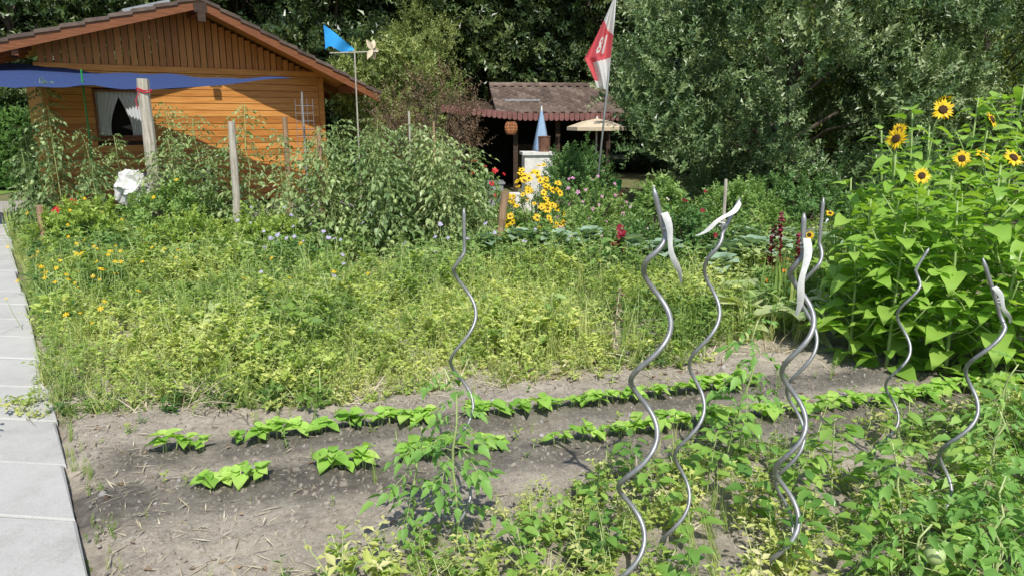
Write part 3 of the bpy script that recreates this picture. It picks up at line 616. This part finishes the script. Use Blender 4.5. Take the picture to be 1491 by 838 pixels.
b=B(); pr=[(.02,0)]+[(.2*math.sin(math.pi*min(.96,(i+1)/17))**.6,.03+.52*(i+1)/17) for i in range(16)]
t=revolve(pr,M_tape,40); t.v+=np.array([[.09*noise.noise(Vector(q*9+np.array([i*3.,0,0])))+.04*abs(noise.noise(Vector(q*22+np.array([i*5.,0,0])))) for i in range(3)] for q in t.v]); b.add(t); b.build('white_plastic_bag',smooth=False,loc=(-5.1,9.95,.42))
# ------------------------------------------------------------------ shed
sh=empty('tiled_garden_shed',(-1.3,16.5,0),math.radians(6))
b=B(); b.add(box(0,3.6,2.6,2.66,0,2.0,M_darkw)); b.add(box(0,.08,.3,2.6,0,1.85,M_darkw)); b.add(box(3.5,3.58,.3,2.6,0,1.85,M_darkw)); b.add(box(.081,3.49,2.5,2.59,.01,1.9,M_dark))
for x in(.02,1.35,2.3,3.45): b.add(box(x,x+.1,.1,.2,0,1.7,M_darkw))
b.add(box(1.5,2.3,1.6,1.66,0,1.0,M_darkw)); b.build('walls_and_posts',sh)
b=B(); v=[(-.2,-.1,1.86),(1.5,-.3,1.68),(1.5,2.7,2.05),(-.2,2.7,2.0)]; b.add(T(v+[(x,y,z-.05) for x,y,z in v],np.array([(0,1,2),(0,2,3),(4,6,5),(4,7,6),(0,4,5),(0,5,1),(0,3,7),(0,7,4),(1,5,6),(1,6,2),(2,6,7),(2,7,3)]),M_darkw)); b.build('lean_to_roof',sh)
b=B(); ZE,SL=1.76,.31
zf=lambda q:ZE+SL*q
bb=B(); tiles(bb,1.9,-.2,0,2.9,zf,.26,.2,M_tiler)
v=np.concatenate(bb.v); f=np.concatenate(bb.f); a=np.concatenate(bb.a); v=np.column_stack([v[:,1]+.95,v[:,0],v[:,2]])
b.add(T(v,f,M_tiler,a)); zr=ZE+SL*1.9
vv=[(.95,-.2,ZE-.1),(3.85,-.2,ZE-.1),(3.85,1.9,zr-.02),(.95,1.9,zr-.02)]; b.add(T(vv+[(.95,4.1,ZE-.1),(3.85,4.1,ZE-.1)],[(0,1,2),(0,2,3),(3,2,5),(3,5,4)],M_tiler,.3))
x=.95
while x<3.7:
    pts=[(1.9+.1*math.cos(q),zr+.02+.07*math.sin(q)) for q in np.linspace(-.2,math.pi+.2,7)]
    v=[(x,p[0],p[1]+.03) for p in pts]+[(x+.32,p[0],p[1]+.02) for p in pts]; f=[]
    for q in range(6): f+=[(q,q+1,q+8),(q,q+8,q+7)]
    b.add(T(v,f,M_tiler,R(0,1))); x+=.3
b.build('tiled_roof',sh)
b=B()
def scal(x0,y0,z0,x1,y1,z1):
    n=int(math.hypot(x1-x0,y1-y0)/.11)
    for i in range(n):
        t=(i+.5)/n; c=np.array([x0+(x1-x0)*t,y0+(y1-y0)*t,z0+(z1-z0)*t]); w=.05
        v=[c+[-w,0,.05],c+[w,0,.05]]+[c+[w*math.cos(q),0,-.07+ -.045*math.sin(q)] for q in np.linspace(0,math.pi,6)]
        v+= [q+np.array([0,.02,0]) for q in v]; m=8; f=[(0,q,q+1) for q in range(1,m-1)]+[(m,m+q+1,m+q) for q in range(1,m-1)]
        for q in range(m): f+=[(q,(q+1)%m+m,(q+1)%m),(q,q+m,(q+1)%m+m)]
        b.add(T(v,f,M_scal,R(.2,.8)))
scal(-.25,-.14,1.86,1.5,-.34,1.68); scal(1.5,-.36,1.68,3.9,-.24,1.68); b.build('scalloped_fascia',sh)
single(box(1.6,2.4,.0,.02,0,.04,M_metal),'roof_flashing',sh,loc=(-.4,.5,2.0))
gr=empty('masonry_barbecue',(.45,13.3,0),.1)
b=B(); b.add(box(-.25,.25,-.2,.25,0,1.0,M_white)); b.add(box(-.29,.27,-.24,.29,1.0,1.05,M_white)); b.add(box(-.5,-.255,-.2,.2,0,.32,M_white)); b.build('body',gr); single(revolve([(.001,1.052),(.1,1.052),(.11,1.3),(.12,1.31),(.1,1.32),(.001,1.32)],M_rust,14),'stove_pipe',gr,loc=(.12,.0,0))
single(merge([box(-1.1,-.62,-.15,.3,0,.5,M_metal),box(-1.13,-.59,-.18,.33,.5,.53,M_metal)]),'metal_cabinet',gr)
u=empty('closed_blue_umbrella',(.56,14.4,0)); pr=[(.015,1.78),(.05,1.58),(.09,1.33),(.14,1.05),(.12,.95),(.02,.93)]
t=revolve(pr,M_umb,24); an=np.arctan2(t.v[:,1],t.v[:,0]); t.v[:,:2]*=(1+.22*np.cos(an*8))[:,None]; single(t,'canopy',u,True); single(tube([(0,0,0),(0,0,1.85)],.018,M_wpaint,8),'pole',u)
p=empty('beige_parasol',(1.75,15.6,0)); pr=[(.001,1.62),(.3,1.56),(.62,1.45),(.62,1.38)]; single(revolve(pr,M_beige,8),'canopy',p); single(tube([(0,0,0),(0,0,1.66)],.02,M_wpaint,8),'pole',p)
l=empty('wicker_lantern',(-.02,15.8,1.42)); b=B()
for z in np.linspace(-.12,.12,9): r=.13*math.sqrt(max(.1,1-(z/.16)**2)); b.add(tube([(r*math.cos(q),r*math.sin(q),z) for q in np.linspace(0,6.2832,15)],.009,M_rattan,4))
for q in np.linspace(0,6.28,13)[:-1]: b.add(tube([(.13*math.sqrt(max(.1,1-(z/.16)**2))*math.cos(q),.13*math.sqrt(max(.1,1-(z/.16)**2))*math.sin(q),z) for z in np.linspace(-.12,.12,7)],.006,M_rattan,4))
b.build('cage',l); single(tube([(0,0,.12),(0,0,.4)],.004,M_darkw,4),'cord',l)
b=B(); b.add(revolve([(.001,0),(.09,0),(.11,.18),(.1,.18),(.08,.02),(.001,.02)],M_greenp,14)); b.build('green_plant_pot',loc=(1.72,12.4,.45))
single(revolve([(.001,0),(.14,0),(.17,.45),(.15,.45),(.001,.4)],M_rust,14),'barrel_stool',loc=(1.7,12.4,0))
# ------------------------------------------------------------------ flag
fe=empty('flag_on_pole',(1.16,10.6,0)); tp=np.array([.30,0,4.1])
single(tube([(0,0,0),tp*.5+[0.01,0,0],tp],[.016,.015,.011],M_metal,8),'pole',fe,True)
m,nt,pp,out=newmat('flag_cloth'); tc=nt.nodes.new('ShaderNodeAttribute'); tc.attribute_name='var'; r=ramp(nt,[(.75,.73,.71),(.75,.73,.71),(.68,.1,.12),(.68,.1,.12)]); r.color_ramp.interpolation='CONSTANT'; nt.links.new(tc.outputs['Fac'],r.inputs[0]); nt.links.new(r.outputs[0],pp.inputs['Base Color']); pp.inputs['Roughness'].default_value=.8
tt_=nt.nodes.new('ShaderNodeBsdfTranslucent'); nt.links.new(r.outputs[0],tt_.inputs[0]); ms=nt.nodes.new('ShaderNodeMixShader'); ms.inputs[0].default_value=.3; nt.links.new(pp.outputs[0],ms.inputs[1]); nt.links.new(tt_.outputs[0],ms.inputs[2]); nt.links.new(ms.outputs[0],out.inputs[0]); M_flag=reg(m)
nu,nv=60,110; V=[];F=[];A=[]
for j in range(nv):
    t=j/(nv-1); z=3.35-1.34*t; px=.30*z/4.1
    wd=.03+.33*min(1,t*1.5)*(1-.6*max(0,(t-.66)/.34))
    for i in range(nu):
        s=i/(nu-1); V.append((px+.01-wd*s+(.05*max(0,t-.7)),-.03-.05*math.sin(s*10+t*4)*min(1,t*3),z-.10*s*(1-t)-.04*s*math.sin(t*5)))
        red=(t>.22+.3*(1-s)*.8 and t<.74-.06*(1-s)) or (t>.7 and s>.72 and t<.93)
        for cy in(.49,.575):
            q=math.hypot((s-.56)/1.9,(t-cy)); 
            if .022<q<.048: red=False
        if .28<s<.38 and .44<t<.63: red=False
        A.append(.9 if red else .1)
for j in range(nv-1):
    for i in range(nu-1): q=j*nu+i; F+=[(q,q+1,q+nu+1),(q,q+nu+1,q+nu)]
single(T(V,F,M_flag,A),'flag',fe,True)
wv=empty('wind_vane_with_blue_flag',(-2.28,11.2,0))
single(tube([(0,0,0),(.0,0,2.6)],[.013,.01],M_post,7),'pole',wv); single(tube([(-.36,0,2.55),(.3,0,2.57)],.009,M_post,6),'crossbar',wv)
V=[];F=[];n=12
for j in range(n):
    for i in range(n):
        s,t=i/(n-1),j/(n-1); top=2.94-.27*s-.06*s*s; bot=2.58+.02*(1-s)+.06*math.sin(s*7)*(1-s); V.append((-.43+.42*s,.04*math.sin(s*8+t*2),top*(1-t)+bot*t))
for j in range(n-1):
    for i in range(n-1): q=j*n+i; F+=[(q,q+1,q+n+1),(q,q+n+1,q+n)]
single(T(V,F,M_bflag),'blue_flag',wv,True)
b=B()
for q in range(5):
    a=q*1.2566; d=np.array([.4*math.cos(a),.5*math.cos(a)+.2,math.sin(a)]); b.add(leaf(.16,.08,M_beige,droop=.1),[(.26,0,2.6)],frames(d,[0,-1,.2]))
b.build('propeller',wv)
# ------------------------------------------------------------------ spirals
def ribbon(p0,p1,w,tw=1.5,sag=.03):
    n=14; V=[];F=[]; p0=np.array(p0);p1=np.array(p1); d=p1-p0; d/=np.linalg.norm(d); x=np.cross(d,[.1,1,.2]); x/=np.linalg.norm(x); y=np.cross(d,x)
    for i in range(n):
        t=i/(n-1); a=tw*t+.3*math.sin(t*7); c=p0*(1-t)+p1*t+y*sag*math.sin(t*math.pi)+x*.006*math.sin(t*9); ww=w/2*(1-.25*t+.15*math.sin(t*11)); o_=x*math.cos(a)+y*math.sin(a); V+=[c-o_*ww,c+y*.002,c+o_*ww]
    for i in range(n-1):
        q=i*3; F+=[(q,q+1,q+4),(q,q+4,q+3),(q+1,q+2,q+5),(q+1,q+5,q+4)]
    return T(V,F,M_tape,.5)
def spiral(x,y,h,lean,ph,r=.05,pitch=.36,rad=.0075,top=.16,kink=(0,0,.16),tape=None):
    e=empty('spiral_tomato_stake',(x,y,0)); n=150; P=[]; hs=h-top
    for i in range(n):
        t=i/(n-1); z=-.1+(hs+.1)*t; a=ph+2*math.pi*z/pitch; amp=r*min(1,(hs-z)/.08+.15)*min(1,.4+(z+.1)/.12)
        P.append((lean[0]*t+amp*math.cos(a),lean[1]*t+amp*math.sin(a),z))
    l=np.array(P[-1]); 
    for q in np.linspace(.1,1,7): P.append(l+np.array(kink)*q)
    rr=np.full(len(P),rad); rr[-1]=rad*.4
    single(tube(P,rr,M_steel,9),'spiral_rod',e,True)
    if tape:
        b=B()
        for (p0,p1,w,tw) in tape: b.add(ribbon(l+np.array(p0),l+np.array(p1),w,tw))
        b.add(tube([(l[0]+.012*math.cos(a),l[1]+.012*math.sin(a),l[2]+.02+.002*a) for a in np.linspace(0,10,30)],.003,M_tape,4))
        b.build('white_tape',e,True)
    return e
spiral(-.22,2.62,1.33,(.05,.05),2.6,.045,.36,.0065)
spiral(.38,2.3,1.43,(.12,.1),2.6,.055,.38,.0092,kink=(-.045,0,.16),tape=[((-.01,-.015,.08),(.05,-.03,-.15),.022,.9)])
spiral(.56,2.42,1.42,(.16,.1),.6,.038,.34,.0068,kink=(.06,.02,.12),tape=[((.05,-.015,.11),(-.10,-.03,.0),.016,1.4)])
spiral(.97,2.36,1.36,(.01,.08),1.5,.045,.36,.009,kink=(-.005,.01,.14),tape=[((-.0,-.02,.06),(-.02,-.03,-.20),.024,.8),((.0,-.01,.08),(.07,-.01,.12),.012,2.)])
spiral(1.0,2.5,1.38,(.07,.06),3.4,.04,.36,.0065)
spiral(1.73,3.2,1.14,(.08,.06),.5,.038,.33,.0065,kink=(.05,0,.1))
spiral(1.68,2.72,1.12,(.22,.08),3.,.042,.35,.008,top=.2,kink=(-.09,0,.2),tape=[((-.04,-.015,.09),(.03,-.03,-.05),.018,1.)])
# ------------------------------------------------------------------ sunflowers
hp=((0,.0),(.06,.6),(.18,.95),(.32,1),(.55,.8),(.78,.42),(1,0))
sl1=[merge([xf(leaf(.18*k,.125*k,M_sun,hp,.14,dr_,wave=.05),None,(0,.06,0)),T([(-.002,0,0),(.002,0,0),(0,.07,0)],[(0,1,2)],M_stem,.5)]) for k,dr_ in((.65,.2),(.85,.6),(1,.35),(1.2,.5))]
bigf=[flower(.085,M_yel,M_disc,22,.42,.26,.05) for _ in range(3)]
def sunflower(x,y,h,n=46,heads=(),s=1.,branches=6):
    e=empty('sunflower_plant',(x,y,0)); b=B(); st=bend(h,7,.08); b.add(tube(st,np.linspace(.013,.006,7),M_stem,6)); L=axis_leaves(st,n,sl1,.03,1,.2,1.1*s,.75*s,.45,.22)
    for t in L: b.add(t,A=[.55])
    for q in range(branches):
        a=R(0,6.28); z0=R(.15,.85)*h; ee=np.array([math.cos(a)*.25,math.sin(a)*.25,z0+.25]); s2=np.array([[0,0,z0],np.array([math.cos(a)*.15,math.sin(a)*.15,z0+.1]),ee]); b.add(tube(s2,[.006,.005,.004],M_stem,5))
        for t in axis_leaves(s2,9,sl1,.2,1,.3,.85*s,.65*s): b.add(t,A=[.65])
    b.build('leaves_and_stem',e,True)
    if heads:
        b=B()
        for hx,hy,hz,hs,fc in heads:
            hs*=.95; hp_=np.array([hx-x,hy-y,hz]); j=st[-2]; d=np.array(fc,float); d/=np.linalg.norm(d); b.add(bigf[int(rng.integers(3))],[hp_],zframes(d),hs,R(0,.3)); b.add(tube([j,(j+hp_)/2+[0,.03,.03],hp_-d*.03],[.007,.006,.006],M_stem,6)); b.add(merge([xf(dia(.07,.03,M_sun),frames([math.cos(q),math.sin(q),0],[0,0,1])[0],(0,0,-.01)) for q in np.arange(0,6.28,.6)]),[hp_-d*.008],zframes(d),hs)
        b.build('flower_heads',e)
F0=(-.2,-1,.3)
sunflower(3.1,5.5,1.6,40,[(3.06,5.4,1.70,1.,F0),(3.18,5.6,1.78,.8,(0,.3,1))])
sunflower(2.78,5.4,1.42,40,[(2.70,5.3,1.50,1.,(-1,-.6,.3)),(2.74,5.35,1.56,.7,(-.8,-.8,.2))])
sunflower(3.5,5.6,1.55,40,[(3.48,5.5,1.63,.9,(.6,-.7,.5)),(3.42,5.45,1.38,.8,(.3,-.6,.9))])
sunflower(2.72,5.0,1.2,40,[(2.72,4.95,1.27,.75,F0)]); sunflower(2.98,5.05,1.3,40,[(3.0,5.0,1.38,.75,F0)]); sunflower(3.4,5.05,1.3,40,[(3.41,5.1,1.38,.95,(.2,-.8,.7))])
for (x,y,h) in((2.45,4.6,1.0),(2.75,4.45,1.15),(3.1,4.4,1.25),(3.4,4.6,1.35),(2.65,4.75,1.2),(3.15,4.8,1.35),(3.85,5.4,1.7),(3.6,5.9,1.8),(3.25,6.0,1.7),(4.0,6.0,1.9),(3.7,4.9,1.55),(2.95,5.8,1.55),(4.3,5.6,1.8),(2.32,4.85,.85),(3.5,4.25,1.15),(3.9,4.7,1.45),(2.5,5.1,1.1),(2.9,4.25,.9),(3.25,4.1,.9),(2.6,5.6,1.2)): sunflower(x,y,h)
sunflower(2.85,7.0,.45,10,[(2.82,6.95,.56,.65,F0)],.6,1); sunflower(3.1,7.05,.65,10,[(3.02,7.0,.76,.55,(0,-.6,.8))],.6,1)
# ------------------------------------------------------------------ foreground plants
fg=[(-1.15,2.0),(-.75,2.38),(-.3,2.62),(.15,2.95),(.5,3.15),(1.1,3.4),(1.9,3.65),(2.6,3.9),(4.2,4.1),(3.8,2.0)]
veg('foreground_weeds',fg,1600,[weed(R(.13,.24),M_weed,20,.04,.65,2,.0) for _ in range(5)]+[weed(R(.1,.2),M_weedy,16,.036,.5,1,.0) for _ in range(2)],(.5,1.15),1.6,.62,z=.03,thin=.4,tilt=.25)
veg('grass_tufts',fg,380,gt,(.3,.6),1.,.65,z=.03,tilt=.4)
veg('dry_grass_tufts',fg,90,st_,(.4,1.),1.,.4,tilt=.3,z=.03)
pe=[broad(R(.24,.38),M_pep,int(R(14,24)),R(.08,.105),.6,.045) for _ in range(8)]
def one(name,t,x,y,s=1,a=.5,sm=True,z=.03): b=B(); b.add(t,[(0,0,0)],rotz(1,.1),s,a); return b.build(name,smooth=sm,loc=(x,y,z))
for (x,y,s) in((.35,2.85,.8),(.55,3.0,.9),(.2,2.65,.6),(.75,3.05,1.),(1.0,3.2,1.),(.95,2.75,1.),(.7,2.6,.9),(1.25,3.0,1.1),(1.45,3.3,1.),(1.6,2.9,1.1),(1.35,2.6,1.),(.35,2.4,.8),(-.35,2.45,.6),(-.65,2.2,.5),(1.9,3.4,1.),(2.2,3.5,1.),(2.1,3.1,1.1),(1.0,2.35,.9),(.05,2.3,.7),(2.5,3.6,1),(2.5,3.2,1.1),(.6,2.25,.8),(1.7,2.5,.9),(.85,2.95,.9),(1.15,2.55,.9),(1.8,3.1,1.),(1.5,2.3,.9),(2.8,3.5,1.1),(2.3,2.9,1.),(1.15,2.85,1.),(.6,2.85,.8),(1.4,2.95,1.),(2.0,2.9,1.),(1.2,2.3,.9),(.1,2.5,.6)):
    one('pepper_plant',pe[int(rng.integers(8))],x,y,s*R(.85,1.1),R(.15,.9))
one('tomato_plant',tomato(.74,34,M_tomf,.18,.065,0,.06),-.2,2.6,1,.4)
one('tomato_plant',tomato(.45,18,M_tomf,.17,.06,0,.06),-.38,2.68,1,.35)
for (x,y,h,n) in((1.95,2.35,.5,28),(2.25,2.5,.55,30),(1.65,2.25,.42,24),(2.5,2.8,.6,30),(1.5,2.55,.42,18),(1.9,2.75,.5,24),(2.75,3.2,.6,28),(2.1,2.15,.5,26),(1.35,2.2,.3,14),(2.3,3.3,.5,22)):
    one('tomato_plant',tomato(h,n,M_tomf,.23,.085,0,.1),x,y,1,R(.25,.65))
one('tomato_plant',tomato(.72,22,M_tomf,.2,.075,0,.1),1.08,3.3,1,.4)
for (x,y,z,r) in((1.42,2.22,.22,.034),(-.36,2.17,.12,.03)):
    single(merge([ball(r,M_tomg,16,12)]+[xf(dia(.022,.008,M_stem,0,.3),frames([math.cos(q),math.sin(q),.1],[0,0,1])[0],(0,0,r)) for q in np.arange(0,6.2,1.25)]),'green_tomato',smooth=True,loc=(x,y,z))
one('edge_shrub',tomato(.7,26,M_tomf,.3,.05,0,.3),-2.98,3.35,1,.3)
# ------------------------------------------------------------------ trees
def crown(b,tw,c,rx,ry,rz,nc,nt,cr,av=.2,core=.55,upb=.35,lump=.3,seed=0):
    tips=[]
    for i in range(nc):
        d=rng.normal(size=3); d/=np.linalg.norm(d); k=(core+(1-core)*rng.uniform()**.6)*(1+lump*noise.noise(Vector(d*1.8)+Vector((seed,seed,0))))
        p=np.array(c)+d*k*np.array([rx,ry,rz])
        if p[2]<.25: p[2]=.25+R(0,.3)
        tips.append(p); q=rng.normal(size=(nt,3)); q[:,2]+=.3; q/=np.linalg.norm(q,axis=1,keepdims=True); rr=cr*R(.7,1.3)
        P=p+q*rr*rng.uniform(.5,1,(nt,1))*[1,1,.75]; dd=q+rng.normal(0,.3,(nt,3))+[0,0,upb]; dd/=np.linalg.norm(dd,axis=1,keepdims=True)
        ca=.4+R(-av,av); w=rng.integers(len(tw),size=nt)
        for j in range(len(tw)):
            s=w==j; b.add(tw[j],P[s],zframes(dd[s]),rng.uniform(.75,1.25,int(s.sum())),ca+rng.uniform(-.15,.35,int(s.sum())))
    return tips
def tree_mesh(name,h,cz,rx,rz,nc,nt,cr,m,L=.5,n=14,l=.15,w=.55,trunk=.18,seed=0,**k):
    b=B(); tw=[twig(L,n,l,w,m) for _ in range(5)]; tips=crown(b,tw,(0,0,cz),rx,rx,rz,nc,nt,cr,seed=seed,**k)
    t=np.linspace(0,1,8); tr=np.column_stack([.15*np.sin(t*3),.1*np.sin(t*4),h*.8*t]); b.add(tube(tr,trunk*(1-.8*t),M_bark,8))
    for p in tips[::max(1,len(tips)//22)]:
        z0=min(max(.8,p[2]*.55),h*.7); s=np.array([.15*math.sin(z0/h*3),0,z0]); p=s+(p-s)*.8; mid=(s+p)/2+[0,0,.15]; b.add(tube([s,mid,p],[trunk*.4,trunk*.2,.012],M_bark,5))
    return b.mesh(name)
TM=[tree_mesh('tree_a',9,4.6,2.7,4.4,140,28,.58,M_tree,seed=1,l=.17,n=12,av=.28),tree_mesh('tree_b',10,5,3.0,4.8,160,28,.6,M_tree,seed=5,l=.15,n=12,av=.28),tree_mesh('tree_c',8,4.2,2.5,4.0,140,28,.52,M_tree,seed=9,l=.2,w=.45,n=11,av=.28)]
TL=tree_mesh('tree_light',8,4.,2.5,3.8,150,28,.5,M_tree2,seed=3,l=.15,w=.42,n=12)
def put(me,name,x,y,s,rz):
    o=bpy.data.objects.new(name,me); o.location=(x,y,0); o.scale=(s,s,s*R(.95,1.1)); o.rotation_euler=(0,0,rz); scene.collection.objects.link(o)
xs_=[-17,-14,-11,-8,-5.2,-2.6,0,2.6,5.4,8.2,11,14,17]
for i,x in enumerate(xs_): put(TM[i%3],'broadleaf_tree',x+R(-.4,.4),22.5+R(-1,1.2),R(.9,1.1),R(0,6))
for i,x in enumerate(range(-24,27,5)): put(TM[(i+1)%3],'broadleaf_tree',x+R(-.5,.5),27.5+R(-1,1),R(1.15,1.4),R(0,6))
put(TL,'broadleaf_tree',9.6,16.5,1.0,1.); put(TL,'broadleaf_tree',13,18.5,1.1,3.); put(TL,'broadleaf_tree',7.2,16.4,1.15,2.)
put(TL,'broadleaf_tree',-2.6,19.5,.5,4.)
me=tree_mesh('apple_tree',5.0,2.25,2.65,2.35,210,36,.36,M_apple,L=.34,n=15,l=.09,w=.5,trunk=.1,seed=12,upb=.9,core=.66,lump=.4,av=.26); put(me,'apple_tree',4.5,12.6,1.,0)
me=tree_mesh('apple_tree2',4.2,1.9,1.9,1.8,100,30,.38,M_apple,L=.34,n=15,l=.09,w=.5,trunk=.09,seed=22,upb=.9,core=.65,av=.26); put(me,'apple_tree',7.5,12.4,1.,0)
b=B(); tw=[twig(.25,10,.05,.4,M_dry) for _ in range(3)]; tips=crown(b,tw,(0,0,1.4),.95,.7,.9,70,16,.25,upb=.9)
for p in tips: b.add(tube([(0,0,0),p*.5+[0,0,.1],p],[.02,.01,.004],M_bark,4))
b.build('dry_shrub',loc=(-1.4,13.2,0))
b=B(); tw=[twig(.25,12,.1,.5,M_tree2) for _ in range(3)]; crown(b,tw,(0,0,1.9),1.1,.8,1.4,60,20,.3); b.add(tube([(0,0,0),(0,0,2)],[.06,.03],M_bark)); b.build('elder_shrub',loc=(-2.6,16.4,0))
b=B(); tw=[twig(.2,12,.07,.55,M_hedge) for _ in range(4)]; n=3200; P=np.column_stack([rng.uniform(-3,3,n),rng.uniform(-.5,.5,n),rng.uniform(.05,1.75,n)]); P[:,1]=np.where(rng.uniform(size=n)<.7,-.5+rng.normal(0,.05,n),P[:,1]); d=np.column_stack([rng.normal(0,.4,n),-.8+rng.normal(0,.3,n),.6+rng.normal(0,.3,n)]); d/=np.linalg.norm(d,axis=1,keepdims=True)
w=rng.integers(4,size=n)
for i in range(4): s=w==i; b.add(tw[i],P[s],zframes(d[s]),1.2,rng.uniform(.1,.7,int(s.sum())))
b.add(box(-2.9,2.9,-.25,.35,0,1.6,M_hill)); b.build('hedge',loc=(-13,17.5,0))
n=30; V=[];F=[]
for j in range(n):
    for i in range(n): x=-70+140*i/(n-1); y=33+25*j/(n-1); V.append((x,y,min(16,(y-33)*1.6)+1.2*noise.noise(Vector((x*.2,y*.2,0)))-.5))
for j in range(n-1):
    for i in range(n-1): q=j*n+i; F+=[(q,q+1,q+n+1),(q,q+n+1,q+n)]
single(T(V,F,M_hill),'hill',smooth=True)
# ------------------------------------------------------------------ light, world, camera
el=math.radians(52); az=math.radians(12)
sd=Vector((math.sin(az)*math.cos(el),-math.cos(az)*math.cos(el),math.sin(el)))
L=bpy.data.lights.new('sun','SUN'); L.energy=5; L.angle=math.radians(.5); L.color=(1,.96,.88); so=bpy.data.objects.new('sun',L); so.rotation_euler=sd.to_track_quat('Z','Y').to_euler(); so.location=(0,0,20); scene.collection.objects.link(so)
w=bpy.data.worlds.new('World'); scene.world=w; w.use_nodes=True; nt=w.node_tree; bg=nt.nodes['Background']; sk=nt.nodes.new('ShaderNodeTexSky'); sk.sky_type='NISHITA'; sk.sun_disc=False; sk.sun_elevation=el; sk.sun_rotation=math.pi-az
nt.links.new(sk.outputs[0],bg.inputs[0]); bg.inputs[1].default_value=.15
c=bpy.data.cameras.new('camera'); co=bpy.data.objects.new('camera',c); co.location=(0,0,1.65); co.rotation_euler=(math.radians(90-13),0,0); c.lens=26; c.sensor_width=36; c.clip_start=.05; c.clip_end=500; scene.collection.objects.link(co); scene.camera=co
scene.view_settings.view_transform='Standard'; scene.view_settings.look='None'; scene.view_settings.exposure=0
print('done')
